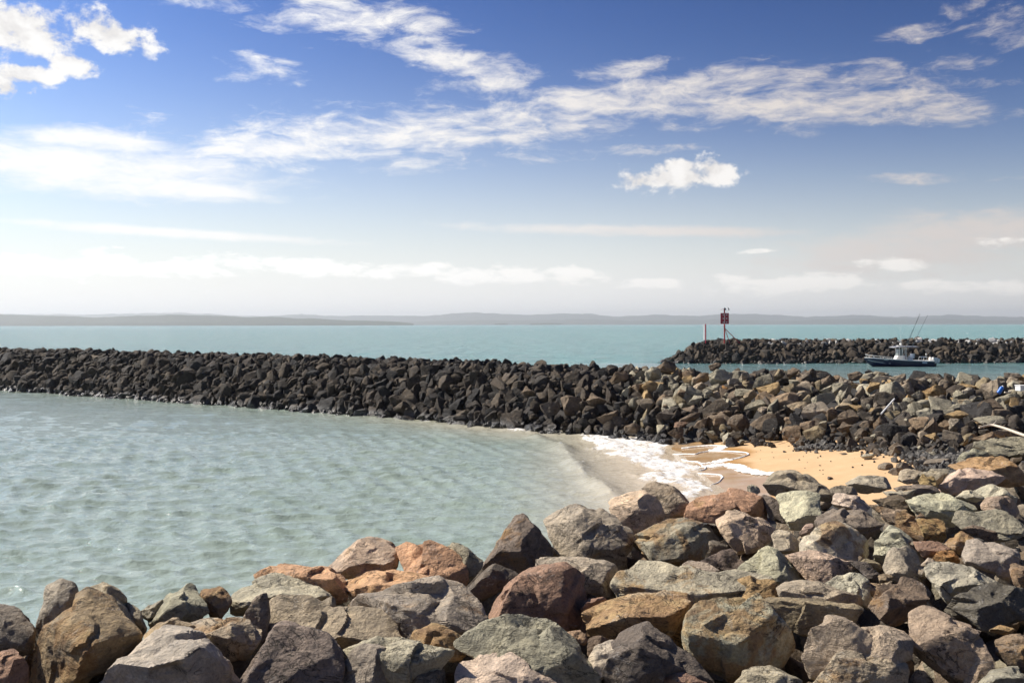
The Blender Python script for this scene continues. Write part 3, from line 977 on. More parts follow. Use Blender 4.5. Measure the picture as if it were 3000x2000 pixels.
# region, outline, ridge, colour, staining, label
BOULDERS = [
 (RA, "-250,520 0,490 120,545 300,695 285,800 240,960 60,850 -250,1000", "-50,600 150,690 280,775", 'dkgrey', .1, "dark slanting slab at the left edge of the picture, pale along its top"),
 (RA, "-100,900 0,865 50,848 110,855 180,940 240,985 230,1180 -100,1250", "100,920 40,1000", 'redbrown', .2, "dull reddish boulder in the bottom left corner below the dark slab"),
 (RA, "-80,1060 20,1045 110,1075 140,1150 130,1250 -80,1260", "", 'green', .1, "small grey-green stone in the very bottom left corner"),
 (RA, "400,340 500,290 525,270 620,285 665,330 680,400 640,600 400,900 290,820 340,600", "440,400 600,370 520,600", 'grey', .2, "knobbly grey rock with an upright knob, against the water at far left"),
 (RA, "470,620 560,490 740,380 860,395 950,440 1020,560 1110,640 1215,760 1190,860 1080,930 900,1060 720,1200 200,1250 230,1050 290,880 430,670", "520,690 600,560 820,520 760,900", 'brown', .55, "big brown boulder with a broad rusty face, largest at lower left"),
 (RA, "680,330 780,320 870,335 1000,390 1060,450 1110,540 1200,800 900,900 700,700", "760,420 950,480", 'mauve', .2, "grey-tan rock peeping over the big brown boulder at lower left"),
 (RA, "1060,440 1130,470 1200,560 1250,690 1230,740 1180,760 1080,600", "", 'grey', .1, "narrow grey stone wedged right of the big brown boulder"),
 (RA, "1195,550 1300,480 1390,450 1410,520 1330,640 1240,640", "1340,520", 'green', .1, "little grey stone leaning on the peaked grey rock by the water"),
 (RA, "1400,450 1500,390 1640,300 1700,330 1720,400 1790,560 1700,640 1500,720 1260,690 1270,600 1330,540", "1510,440 1690,390 1560,490 1380,590", 'green', .15, "peaked grey-green rock against the water, second group from the left"),
 (RA, "1715,340 1800,330 1880,345 1960,400 2000,440 1950,570 1850,640 1790,560 1720,430", "1760,400 1900,420", 'dkgrey', .75, "dark rock with a reddish top beside the peaked grey-green rock"),
 (RA, "1220,740 1290,690 1480,615 1560,640 1690,700 1620,760 1450,760 1230,850", "1400,690", 'tan', .2, "low tan stone lying behind the pointed pale boulder at lower left"),
 (RA, "1550,630 1640,580 1780,570 1960,585 2110,620 2210,700 2215,790 2170,870 2090,960 1950,960 1800,850 1690,760", "1720,720 1900,730 2080,790", 'mauve', .55, "pinkish speckled boulder with a shaded brown front, lower left"),
 (RA, "1290,860 1460,690 1500,675 1560,690 1640,740 1760,850 1980,960 2020,1050 2010,1250 700,1260 880,1110 1060,1020", "1520,720 1560,900 1480,1010", 'ltgrey', .15, "large pale pointed boulder cut by the bottom edge at left"),
 (RB, "-60,700 20,640 150,590 320,525 430,560 520,555 640,610 770,690 775,740 500,800 200,850 40,890 -80,860", "0,690 140,705 420,720 700,700", 'ltgreen', .05, "pale grey-green slab with a flat top, left of the orange rocks"),
 (RB, "100,560 150,480 210,460 350,470 540,465 700,490 830,490 870,530 880,600 945,760 800,780 600,700 200,640", "680,580 800,540 860,620", 'orange', .3, "low salmon slab behind the pale grey-green slab by the water"),
 (RB, "780,480 820,380 900,300 1000,250 1090,232 1200,235 1290,285 1370,300 1405,340 1410,420 1380,520 1230,570 1080,580 890,560", "1215,470 1270,310 970,330 960,520", 'pink', .45, "domed salmon boulder that throws a shadow on its orange neighbour"),
 (RB, "1340,280 1450,258 1580,250 1700,265 1800,310 1890,360 1930,450 1945,600 1930,650 1800,640 1500,600 1380,500", "1800,520", 'orange', .35, "flat-faced orange boulder right beside the domed salmon one"),
 (RB, "880,590 900,560 1100,520 1300,525 1590,535 1740,580 1560,650 1380,700 1100,740 1000,755 920,650", "960,650 1200,680 1500,640", 'orange', .5, "low bright orange slab in front of the two domed orange boulders"),
 (RB, "1740,270 1830,245 1900,265 2000,320 2120,400 2080,480 1990,560 1950,620 1900,500 1800,320", "1930,340", 'green', .05, "grey-green rock half hidden behind the flat-faced orange boulder"),
 (RB, "1990,600 2060,490 2180,445 2240,455 2352,480 2420,560 2300,640 2150,720 2080,760 2010,740 1960,670", "2160,520 2060,620", 'slate', .05, "dark blue-grey rock between the orange boulders and the dark terracotta one"),
 (RB, "225,760 290,690 400,700 560,740 760,760 920,790 1080,820 1270,850 1330,950 1360,1080 1250,1150 850,1160 700,1100 500,990 250,1040", "", 'mauve', .1, "long mauve-grey slab tilted towards the viewer, lower left centre"),
 (RB, "900,790 1000,750 1300,720 1560,640 1720,600 1850,610 1900,650 1960,750 2020,900 2140,970 2100,1000 1960,1110 1500,1120 1360,1050 1300,900 1080,825", "1290,835 1540,670 1780,720 1900,880", 'green', .4, "large grey-green boulder with a shaded brown front below the orange slab"),
 (RB, "0,1320 100,1220 250,1060 370,995 500,985 640,1030 760,1080 820,1150 850,1250 870,1400 850,1520 -60,1530 -80,1400", "330,1040 520,1010 700,1090 500,1200", 'dkgrey', .25, "dark grey domed boulder at the bottom, in front of the mauve slab"),
 (RB, "1450,1100 1550,1010 1660,945 1710,950 1760,960 1870,1030 1960,1110 1940,1200 1900,1260 1750,1290 1600,1150", "1690,960 1620,1130 1800,1100", 'tan', .8, "ochre and brown wedge-shaped stone below the large grey-green boulder"),
 (RB, "870,1380 920,1290 1000,1200 1080,1160 1200,1175 1310,1180 1335,1260 1330,1400 1290,1530 850,1530", "950,1300 1080,1190 1280,1220", 'grey', .05, "grey boulder at the bottom beside the dark dome, smaller of the pair"),
 (RB, "850,1180 1020,1130 1230,1095 1400,1110 1600,1130 1750,1140 1800,1190 1790,1290 1700,1400 1400,1500 1320,1400 900,1300", "1330,1190 1500,1185 1780,1190", 'ltgreen', .05, "wide block with a pale greenish top and shaded front at the bottom"),
 (RB, "1490,1440 1520,1370 1600,1310 1690,1295 1760,1310 1780,1400 1760,1540 1490,1540", "1600,1350", 'dkgrey', .1, "small dark rounded stone at the bottom edge left of the pale boulder"),
 (RB, "1290,1480 1350,1400 1390,1365 1430,1400 1470,1480 1460,1560 1290,1560", "1385,1400", 'ochre', .6, "little ochre pointed stone poking up at the bottom edge"),
 (RB, "40,890 140,720 230,700 260,780 240,1050 150,1130 100,1000", "", 'dkgrey', .05, "dark upright stone under the pale grey-green slab"),
 (RC, "30,790 120,650 210,560 240,500 290,478 390,480 430,530 480,570 490,700 440,800 300,860 150,860 60,820", "230,590 390,560 320,700", 'dkgrey', .5, "dark grey-brown humped boulder against the water, left of the big grey one"),
 (RC, "435,490 520,430 600,400 700,410 820,385 870,400 920,460 1000,600 1015,680 960,820 900,800 720,730 500,710 480,650 490,560", "500,570 700,550 850,580 900,680", 'grey', .35, "big grey boulder with a hollow in its top, on the crest by the water"),
 (RC, "850,370 920,310 1060,290 1110,340 1190,390 1220,460 1210,520 1100,580 1010,640 980,540 900,440", "1060,320 1020,450", 'pink', .35, "pink and olive boulder just right of the big grey boulder"),
 (RC, "1060,290 1100,250 1160,245 1240,265 1280,300 1370,330 1430,370 1420,450 1340,510 1230,520 1190,390", "1180,320 1280,330 1340,400", 'mauve', .3, "tan boulder with a shaded front below the foam, behind the pink and olive one"),
 (RC, "1365,490 1400,420 1450,360 1560,315 1650,310 1760,330 1850,370 1900,450 1880,520 1790,490 1620,500 1570,510", "1640,430 1800,420", 'red', .35, "rough brick-red boulder just below the surf"),
 (RC, "1015,640 1090,590 1220,540 1400,490 1520,495 1610,530 1615,660 1580,700 1400,760 1250,800 1160,800 1120,700", "1180,690 1350,615 1600,560", 'grey', .7, "flat-topped brown and grey slab with a dark front, below the brick-red boulder"),
 (RC, "1580,510 1640,450 1690,438 1760,475 1900,500 2030,560 1930,620 1830,700 1690,720 1640,640", "1700,560 1850,600", 'pink', .1, "pale pink boulder right of the flat-topped slab"),
 (RD, "140,600 200,555 250,560 300,640 320,710 230,725 170,700", "", 'cream', .1, "small cream-pink stone leaning on the pale pink boulder"),
 (RC, "1440,770 1580,720 1660,700 1760,790 1700,850 1500,800", "", 'slate', 0, "blue-black stone in the shade under the flat-topped slab"),  # blue-black colour carries the shade on this stone
 (RC, "380,850 395,750 480,725 640,730 760,780 880,780 970,850 940,950 900,1010 780,990 680,900 560,820", "520,800 760,850", 'green', .05, "lumpy grey-green rock behind the dark terracotta boulder"),
 (RC, "65,1040 180,950 270,880 400,850 540,815 640,840 690,900 740,960 700,1030 710,1150 690,1230 520,1230 300,1160 90,1190", "155,1000 165,1160 300,890 640,870", 'redbrown', .15, "large dark terracotta boulder with an orange left edge"),
 (RC, "670,1080 760,985 830,1010 760,1060 710,1120", "", 'redbrown', .2, "small red-brown stone tucked right of the dark terracotta boulder"),
 (RC, "905,920 960,860 1090,775 1180,785 1340,815 1580,830 1800,870 1950,900 1990,1000 1800,1000 1430,1050 1200,970 910,1000", "", 'ltgreen', .55, "very long olive-grey slab lying across the middle of the near rocks"),
 (RC, "710,1100 850,1020 1100,960 1280,940 1390,965 1430,1000 1440,1060 1400,1200 1370,1300 1290,1330 1150,1250 950,1260 700,1230", "740,1120 1000,1125 1150,1190 1400,1100", 'tan', .9, "ochre-topped block in front of the very long olive slab"),
 (RC, "800,1420 870,1370 890,1280 1010,1190 1100,1170 1170,1220 1270,1310 1400,1410 1500,1540 1450,1620 800,1620 790,1500", "1110,1320 880,1390 1170,1420", 'slate', .1, "jagged dark slate boulder at the bottom centre"),
 (RC, "735,1410 800,1300 860,1265 955,1262 960,1300 890,1390 810,1500 800,1560 740,1560", "", 'ltgrey', .1, "pale grey stone squeezed left of the jagged slate boulder"),
 (RC, "-160,1290 -60,1250 60,1220 170,1170 300,1150 380,1180 480,1200 590,1270 690,1340 740,1400 760,1540 800,1640 560,1640 440,1450 200,1360 -150,1340", "180,1230 480,1280", 'green', .05, "long grey-green boulder behind the palest boulder at the bottom"),
 (RC, "-80,1430 0,1370 90,1345 200,1350 380,1400 500,1450 600,1500 680,1600 680,1680 -100,1680 -110,1520", "", 'cream', .12, "palest boulder with a smooth lit face, cut by the bottom edge"),
 (RC, "1150,1568 1200,1480 1300,1470 1400,1490 1500,1560 1520,1640 1150,1640", "", 'brown', .4, "brown stone at the bottom edge right of the jagged slate boulder"),
 (RC, "1365,1330 1400,1200 1430,1100 1470,1040 1560,980 1700,970 1800,1000 1850,1060 1900,1130 1990,1200 2040,1300 2010,1440 1850,1500 1600,1540 1450,1470 1370,1360", "1440,1140 1600,1170 1560,1330", 'ltgreen', .75, "huge pale green and ochre block right of the jagged slate boulder"),
 (RC, "560,1235 680,1220 720,1270 690,1320 600,1270", "", 'brown', .3, "small brown stone below the dark terracotta boulder"),
 (RC, "690,1290 760,1250 850,1270 880,1330 800,1400 720,1390", "", 'dkbrown', .1, "dark brown stone in shade under the ochre-topped block"),
 (RC, "1330,800 1400,775 1500,790 1590,830 1560,860 1400,830", "", 'grey', .1, "thin grey stone lying along the top of the very long olive slab"),
 (RD, "80,290 150,220 200,187 260,195 370,195 440,240 530,310 550,360 480,370 380,350 250,330 120,340", "300,290 400,290", 'grey', .1, "grey domed boulder standing against the sand, left of the two"),
 (RD, "60,330 110,310 200,400 240,450 230,520 120,490 100,400", "", 'slate', .05, "dark slate wedge right of the brick-red boulder"),
 (RD, "155,350 190,325 300,330 450,345 550,400 540,440 440,540 330,570 270,565 235,470 210,420", "250,450 380,440 450,420 540,420", 'ltgreen', .1, "block with a pale green top and dark front below the grey domed boulder"),
 (RD, "520,300 590,275 660,285 710,330 640,345 550,345", "", 'grey', .05, "grey stone between the two domed boulders at the sand's edge"),
 (RD, "620,270 720,222 830,215 910,225 945,265 900,310 760,330 660,310", "", 'ltgreen', .15, "low pale boulder at the edge of the sand, right of the grey domed one"),
 (RD, "545,390 560,335 640,335 740,365 780,420 800,465 700,440 550,420", "650,350 640,430", 'cream', .15, "small cream-coloured block with a shaded right side"),
 (RD, "410,540 460,470 560,420 700,430 800,480 860,540 850,620 760,640 620,600 500,580", "600,520 780,560", 'dkgrey', .05, "dark folded grey boulder above the ochre-stained one"),
 (RD, "300,640 370,600 460,560 560,530 660,570 740,620 760,720 720,780 600,740 420,700 320,700", "430,690 550,640 640,600", 'ltgrey', .6, "grey and ochre boulder with a dark purplish front"),
 (RD, "230,735 330,710 460,695 590,715 640,760 720,830 640,860 540,890 460,925 370,910 300,830", "320,800 430,770 580,740", 'pink', .1, "flat pink boulder with a shaded brown front, right of the pale pyramid"),
 (RD, "-90,860 0,760 50,690 110,680 190,720 270,810 360,915 250,930 120,880 -60,870", "120,700 230,900", 'ltgreen', .1, "pale green pyramid-shaped boulder behind the huge ochre block"),
 (RD, "805,760 815,640 850,590 910,540 960,555 1050,620 1140,740 1100,780 950,720 880,760", "960,590 950,700", 'ltgreen', .1, "upright pale triangular rock left of the dark red stone"),
 (RD, "780,400 880,410 1020,450 1100,500 1160,590 1100,640 990,570 900,500", "", 'tan', .8, "ochre-veined slab sloping down to the right, behind the triangular rock"),
 (RD, "1080,500 1200,490 1260,510 1320,600 1260,650 1140,610", "", 'ochre', .7, "rounded ochre stone at the lower end of the ochre-veined slab"),
 (RD, "800,375 900,345 990,350 1060,420 1080,475 980,450 880,410", "", 'dkbrown', .2, "dark brown wedge behind the ochre-veined slab"),
 (RD, "1020,370 1100,345 1180,338 1340,360 1490,390 1505,420 1450,500 1320,550 1260,470 1120,470 1060,430", "1260,460 1480,430 1100,430", 'ltgreen', .25, "large flat grey-green slab in the right half, level-topped"),
 (RD, "1235,290 1310,220 1400,180 1570,190 1640,230 1680,285 1500,310 1360,330 1260,320", "", 'pink', .25, "broad pinkish rough boulder in front of the sandy-ochre one at right"),
 (RD, "1290,150 1420,145 1560,95 1640,85 1720,130 1800,180 1850,240 1700,290 1640,230 1560,185 1350,180", "", 'ochre', .6, "broad sandy-ochre boulder near the right edge"),
 (RD, "1355,110 1390,60 1460,42 1540,55 1585,85 1480,130 1400,138", "1440,80", 'green', .05, "smooth grey-green boulder at the edge of the dark gravel"),
 (RD, "1465,20 1560,-20 1690,0 1792,-30 1850,60 1700,90 1600,80 1540,50", "", 'green', .15, "angular grey-green boulder beyond the gravel at the right edge"),
 (RD, "960,240 980,180 1060,150 1120,155 1140,190 1110,260 1000,262", "", 'mauve', .1, "mauve-grey stone where the near rocks meet the sand at right"),
 (RD, "1100,200 1200,175 1310,170 1330,190 1240,250 1210,280 1170,240", "", 'green', .05, "flat grey-green stone behind the brown-ended one"),
 (RD, "1090,240 1130,210 1190,220 1230,300 1215,320 1120,280", "", 'ochre', .4, "brown and ochre stone left of the broad pinkish boulder"),
 (RD, "930,290 1080,275 1200,280 1240,330 1080,345 940,310", "", 'dkgrey', .05, "long low dark grey stone below the mauve-grey one"),
 (RD, "870,320 950,315 1070,305 1080,340 1000,375 900,350", "", 'ltgreen', .6, "thin pale slab with an ochre end above the dark brown wedge"),
 (RD, "1345,355 1400,310 1450,310 1530,355 1480,390", "", 'ltgreen', .05, "small pale pointed stone behind the large flat slab"),
 (RD, "1440,310 1560,283 1640,290 1720,340 1770,400 1680,380 1530,370", "", 'ltgreen', .05, "pale flat-topped rock below the broad pinkish boulder"),
 (RD, "1505,400 1560,360 1660,350 1740,390 1770,450 1700,500 1600,460 1510,440", "1600,420", 'mauve', .2, "brownish-grey block right of the large flat slab"),
 (RD, "1340,520 1380,460 1480,455 1600,440 1700,480 1792,560 1850,600 1720,630 1620,640 1540,580 1400,560", "", 'green', .1, "smooth long grey-green boulder near the right edge"),
 (RD, "1400,560 1470,535 1560,560 1640,630 1560,640", "", 'dkbrown', .3, "flat brown stone under the smooth long grey-green boulder"),
 (RD, "1280,660 1340,600 1420,575 1540,640 1480,680 1420,760 1350,700", "1350,660", 'brown', .8, "brown and yellow-stained rock above the rust-orange stone"),
 (RD, "1065,645 1240,642 1310,700 1200,745 1130,750", "", 'redbrown', .1, "dark red flat stone right of the triangular rock"),
 (RD, "1190,760 1220,715 1330,705 1390,780 1300,795", "", 'rust', .6, "bright rust-orange stone, the brightest on the right"),
 (RD, "1410,740 1440,655 1500,645 1640,640 1792,680 1860,740 1720,770 1700,900 1600,840 1430,790", "1440,750 1600,770 1750,740", 'grey', .2, "blocky grey boulder at the right edge, overhanging a dark gap"),
 (RD, "1165,840 1200,790 1280,775 1440,810 1560,870 1680,930 1530,940 1420,990 1310,1050 1250,970 1180,880", "1440,825 1400,980", 'ltgrey', .1, "angular grey boulder lit on the left and shaded on the right"),
 (RD, "880,810 920,720 1000,680 1060,700 1110,800 1160,850 1180,960 1100,920 960,900 900,860", "1000,720 1060,850", 'grey', .3, "tall grey rock above the dark cracked boulder, right half"),
 (RD, "770,1070 840,990 900,920 980,890 1060,895 1160,950 1210,1040 1190,1100 1000,1140 960,1190 870,1180 840,1100", "860,1050 1000,960 1050,1000", 'dkbrown', .35, "dark cracked boulder with a reddish top, right half"),
 (RD, "470,930 560,880 640,850 710,855 760,900 800,1030 780,1080 650,1000 540,960", "600,970 740,910", 'ltgrey', .1, "block with a smooth pale top in the middle of the right-hand rocks"),
 (RD, "760,900 840,900 870,950 820,1030 790,1000", "", 'brown', .4, "little red-brown stone beside the block with a smooth pale top"),
 (RD, "180,950 230,910 420,915 560,960 690,1000 720,1050 600,1080 400,1030 200,1000", "", 'mauve', .05, "flat purplish-grey stone in front of the flat pink boulder"),
 (RD, "50,1040 90,1000 200,1005 340,1030 600,1050 780,1090 850,1150 870,1210 700,1220 450,1260 380,1200 250,1230 150,1140", "120,1030 340,1060 800,1130", 'olive', .3, "long olive block with a thin lit top edge, lower right centre"),
 (RD, "-150,900 0,880 110,885 170,940 195,1000 60,1020 -20,1040 -100,980", "", 'ochre', .5, "ochre stone at the right end of the very long olive slab"),
 (RD, "350,1330 380,1270 450,1200 520,1155 590,1175 640,1205 800,1220 920,1205 1010,1240 1045,1330 1030,1480 960,1580 700,1620 400,1580 390,1450", "600,1200 560,1380 900,1260", 'mauve', .15, "big grey-brown boulder at the bottom, left of the great rounded one"),
 (RD, "390,1568 480,1490 560,1400 700,1345 860,1350 990,1460 1000,1600 390,1640", "600,1430 850,1420", 'grey', .4, "grey stone with a rusty top at the bottom edge, right of centre"),
 (RD, "960,1200 1020,1140 1120,1100 1200,1090 1350,1120 1450,1180 1560,1260 1610,1370 1600,1500 1500,1560 1350,1560 1200,1480 1060,1350 1040,1260", "1100,1220 1300,1180 1500,1290 1250,1350", 'mauve', .25, "great rounded grey-brown boulder at lower right"),
 (RD, "1290,1090 1350,1030 1450,960 1530,930 1660,935 1792,970 1880,1060 1850,1180 1650,1230 1560,1240 1500,1160 1360,1110", "1400,1050 1700,1000", 'slate', .1, "black boulder at the right edge above the great rounded one"),
 (RD, "-100,1560 -30,1490 50,1465 200,1455 270,1490 310,1560 310,1640 -100,1640", "", 'green', .05, "grey-green stone at the bottom edge below the huge ochre block"),
 (RD, "1590,1270 1700,1250 1792,1240 1870,1300 1850,1480 1700,1480 1610,1380", "", 'dkbrown', .5, "dark brown stone at the right edge beside the great rounded boulder"),
 (RD, "1500,1568 1580,1490 1700,1470 1850,1480 1900,1640 1500,1640", "", 'green', .05, "grey-green stone in the bottom right corner"),
 (RD, "1700,800 1792,770 1880,850 1850,970 1740,940", "", 'brown', .6, "brown stone at the right edge under the blocky grey boulder"),
 (RD, "1560,1230 1640,1190 1740,1220 1680,1260", "", 'ochre', .5, "small ochre stone under the black boulder at the right edge"),
 (RD, "310,590 360,535 410,525 400,590 330,610", "", 'pink', .2, "small pinkish chip left of the dark folded boulder"),
 (RC, "1762,290 1792,260 1842,290 1862,330 1772,330", "", 'ltgreen', .05, "small pale stone by the wet sand, left of the grey domed boulder"),
 (RD, "640,770 760,790 870,870 880,920 760,880", "", 'slate', .1, "sliver of rock in dark shadow between the flat pink boulder and the triangular rock"),  # coloured near black for the shadow it lies in
 (RD, "700,790 760,735 820,780 880,850 800,840", "", 'olive', .1, "olive stone in shade left of the triangular rock's foot"),
 (RD, "1090,480 1140,442 1200,480 1150,500", "", 'brown', .2, "little brown stone under the large flat slab"),
 (RD, "1110,800 1160,750 1210,770 1190,820", "", 'grey', .1, "small grey stone left of the rust-orange stone"),
 (RD, "830,870 880,850 930,870 900,920 840,910", "", 'olive', .3, "small olive stone at the foot of the tall grey rock"),
 (RC, "2040,320 2200,290 2160,380 2110,400", "", 'green', .1, "grey-green stone beside the dark grey-brown humped boulder"),
]
BOULDERS = [b_ for b_ in BOULDERS if b_[5] != "grey-green stone beside the dark grey-brown humped boulder"]
n_stones = 0


def plain_stone(name, me, mat, color, stain, label, cat="boulder", group=None):
    global n_stones
    o = link(name, me, mat)
    o.color = (*color, stain)
    tag(o, label, cat, group)
    n_stones += 1
    return o


for bi, (reg, outl, rdg, colk, stain, label) in enumerate(BOULDERS):
    def uv(sv):
        return np.array([[float(q) for q in p.split(',')] for p in sv.split()]) / reg[2] + np.array(reg[:2]) if sv else np.zeros((0, 2))
    ol, rg_ = uv(outl), uv(rdg)
    v0, v1 = ol[:, 1].min(), ol[:, 1].max()
    vr = min(v0 + 0.6 * (v1 - v0), 1960)
    zs = 2.15 if vr > 1480 else 1.85 + 0.30 * max(0, (vr - 1300) / 180)
    Yd = (CAM_Z - zs) * F / (vr - HZ)
    wm = (ol[:, 0].max() - ol[:, 0].min()) / F * Yd
    hm_ = (v1 - v0) / F * Yd
    m_ = 0.35 * wm + 0.65 * min(hm_, wm)
    ra = np.random.default_rng(4000 + bi)
    if not len(rg_) and not any(q in label for q in ("tilted", "palest", "very long", "flat-faced", "upright")) and ra.uniform() < 0.75:
        ua, ub = ol[:, 0].min(), ol[:, 0].max()
        rg_ = np.array([(ua + (ub - ua) * f_, v0 + (v1 - v0) * ra.uniform(0.36, 0.6)) for f_ in (ra.uniform(.15, .3), ra.uniform(.45, .6), ra.uniform(.72, .86))])
    pts = []
    for u_, v_ in ol:
        s_ = (v_ - v0) / (v1 - v0)
        pts.append(P3(u_, v_, Yd + m_ * (0.44 - 0.80 * s_)))
    for u_, v_ in rg_:
        s_ = (v_ - v0) / (v1 - v0)
        pts.append(P3(u_, v_, Yd + m_ * (0.44 - 0.80 * s_) - m_ * (0.19 + 0.24 * (1 - abs(2 * s_ - 1)))))
    uc, vc = ol.mean(0)
    for u_, v_ in ol[::2]:
        q_ = P3(uc + 0.78 * (u_ - uc), vc + 0.78 * (v_ - vc), Yd + m_ * 0.85)
        q_[2] -= 0.1 * hm_
        pts.append(q_)
    pts = np.array(pts)
    big = wm / Yd * F
    lev = 6 if big > 190 else (5 if big > 60 else 4)
    rs = np.random.default_rng(500 + bi)
    c0, Vv, Tt = block_from_points(pts, np.array((wm / 2, m_ * 0.62, hm_ / 2)), lev, 40 + bi, chips=6, p=160, amt=0.75, grow=1.09)
    me = mesh_np("boulder", Vv, Tt)
    me.set_sharp_from_angle(angle=R(30))
    stain = min(1.0, stain + 0.2)
    colr = np.array(PAL[colk]) * rs.uniform(0.92, 1.08) * (1 + rs.normal(0, 0.025, 3))
    o = plain_stone("boulder", me, M_BOULDER, colr, stain, label, group="boulders of the near bank")
    o.location = c0

# ---- a small library of stones for the breakwaters
LIB = []
for k in range(26):
    rg0 = np.random.default_rng(900 + k)
    ext = np.array((1.0, rg0.uniform(0.6, 0.95), rg0.uniform(0.45, 0.85)))
    if k % 5 == 0:
        ext[2] *= 0.6
    pts = rg0.normal(0, 1, (rg0.integers(8, 13), 3))
    pts /= np.linalg.norm(pts, axis=1)[:, None]
    pts *= rg0.uniform(0.8, 1.0, (len(pts), 1)) * ext * 1.25
    both = {}
    for lev in (5, 3):
        c0, Vv, Tt = block_from_points(pts, ext, lev, 900 + k, chips=5, p=160, amt=0.5, spalls=5)
        mid_ = (Vv.max(0) + Vv.min(0)) / 2
        half = (Vv.max(0) - Vv.min(0)) / 2
        both[lev] = ((Vv - mid_) / half, Tt)
    both['mesh'] = mesh_np("breakwater_boulder", *both[5])
    both['mesh'].materials.append(M_SHORE)
    both['mesh'].set_sharp_from_angle(angle=R(30))
    both['ext'] = ext
    LIB.append(both)


def slope_hits(Fp, Cp, back):
    t, s = np.meshgrid(np.linspace(0, len(Fp) - 1.001, 900), np.linspace(-0.1, 1.6, 170), indexing='ij')
    V = strip_point(Fp, Cp, back, t.ravel(), s.ravel())
    u, v = px_of(V)
    return V, u, v, s.ravel()


HV, HU, HVV, HS = slope_hits(BW_F, BW_C, 2.6)


def on_slope(u, v):
    d = (HU - u) ** 2 + (HVV - v) ** 2
    d = np.where(HS > 1.25, d + 400, d)
    k = int(d.argmin())
    return HV[k].copy(), HS[k]


RE = (1900, 850, 2.138)
# stones of the breakwater that stand out: x y w h (in the enlarged view), tilt, colour, staining
MARKED = """455,545,170,112,5,ltgreen,.05;715,577,155,82,20,green,.05;30,525,105,95,25,ltgreen,.1;50,592,92,48,18,ochre,.4;750,632,145,100,8,ochre,.6;890,632,145,92,0,olive,.6
632,665,105,72,45,tan,.5;975,656,100,52,10,tan,.3;850,682,92,52,15,ochre,.7;478,615,48,36,0,rust,.5;530,575,85,48,5,grey,.05;235,605,82,50,0,green,.05
160,608,58,54,0,green,.05;402,617,92,52,10,green,.05;585,640,125,62,18,green,.05;375,648,82,62,0,ltgreen,.05;120,652,92,52,10,dkgrey,.05;215,655,92,60,-20,brown,.3
120,686,82,36,5,grey,.1;290,692,105,62,25,ltgreen,.05;515,710,72,62,0,ltgreen,.1;435,722,62,62,0,ltgrey,.1;368,712,62,52,20,grey,.1;660,727,155,58,18,green,.05
720,755,72,62,30,mauve,.4;930,732,132,60,12,tan,.4;1040,762,205,118,5,grey,.05;1100,682,175,88,15,green,.05;1212,622,155,88,10,green,.05;1312,660,115,82,35,mauve,.15
1212,732,112,52,15,tan,.4;1312,747,130,58,-15,ochre,.6;1432,757,100,42,5,ochre,.5;1110,625,92,44,12,ltgreen,.05;1222,578,72,66,-40,grey,.1;1292,600,66,40,-25,ochre,.6
1400,611,105,62,30,ochre,.5;1482,632,92,56,-15,green,.05;1428,666,102,54,-5,grey,.05;1562,737,82,72,0,ltgreen,.05;1700,722,155,66,15,ltgreen,.05;1680,660,76,66,0,green,.1
1790,642,152,102,-5,ochre,.85;1955,622,182,66,10,ochre,.7;2000,642,84,62,20,ltgrey,.2;2110,600,120,108,0,olive,.4;2120,742,182,112,8,dkbrown,.1;1985,705,102,42,8,tan,.3
1905,742,165,48,20,ltgreen,.05;1920,787,160,52,5,ochre,.5;1740,780,122,84,25,ltgreen,.1;1845,857,112,66,20,brown,.3;1932,852,118,92,0,grey,.05;1690,832,130,96,40,brown,.3
1752,872,142,104,30,dkbrown,.2;1452,832,92,92,10,dkbrown,.6;1365,842,82,62,0,dkbrown,.4;1530,790,102,62,10,olive,.3;1582,812,140,72,30,dkgrey,.1;1240,800,152,92,10,dkbrown,.1
1242,862,122,82,15,dkbrown,.2;1142,780,92,92,40,brown,.3;1050,902,155,108,30,olive,.4;1002,852,112,72,25,brown,.4;900,822,112,62,10,brown,.6;722,832,172,92,30,dkbrown,.3
572,832,142,114,-30,dkbrown,.1;442,822,92,54,5,brown,.3;335,837,112,74,15,dkbrown,.2;260,802,152,56,25,dkbrown,.3;170,892,112,82,0,dkbrown,.1;205,842,102,52,20,redbrown,.4
100,787,132,88,5,slate,.1;270,752,122,58,5,dkbrown,.2;400,785,102,42,10,dkbrown,.3;490,772,72,42,0,brown,.5;2130,822,192,62,5,ltgreen,.1;2290,782,142,66,-20,ochre,.5
2200,897,132,62,-10,grey,.05;1785,925,104,58,0,ochre,.5;1912,932,165,92,-10,dkgrey,.05;2092,932,145,58,15,brown,.3;2092,982,112,84,20,green,.1;2250,690,160,80,15,green,.05
2300,580,100,70,0,mauve,.1;2290,545,140,50,0,dkgrey,.1;1560,560,100,60,10,mauve,.2;1300,540,110,60,20,dkbrown,.1;1130,570,90,80,0,dkbrown,.1;900,520,90,50,30,dkbrown,.1
1020,520,70,60,0,dkbrown,.1;330,555,120,70,30,brown,.2;420,480,90,50,25,dkbrown,.1;110,480,130,80,0,dkbrown,.1;600,540,70,60,40,grey,.1;1630,585,120,70,10,mauve,.2
2050,690,90,50,15,green,.05;1290,690,60,40,0,ltgrey,.1;800,610,70,40,10,brown,.2;-80,620,100,80,0,dkbrown,.2;-190,545,130,80,20,brown,.1;-140,640,90,60,25,ltgreen,.1
-330,690,130,110,15,dkbrown,.2;-480,720,150,150,30,dkbrown,.1;-620,740,140,130,-20,slate,.1;-750,640,100,90,10,dkbrown,.2;-260,800,150,100,0,dkbrown,.3;-100,870,110,80,10,dkbrown,.2""".replace('\n', ';')
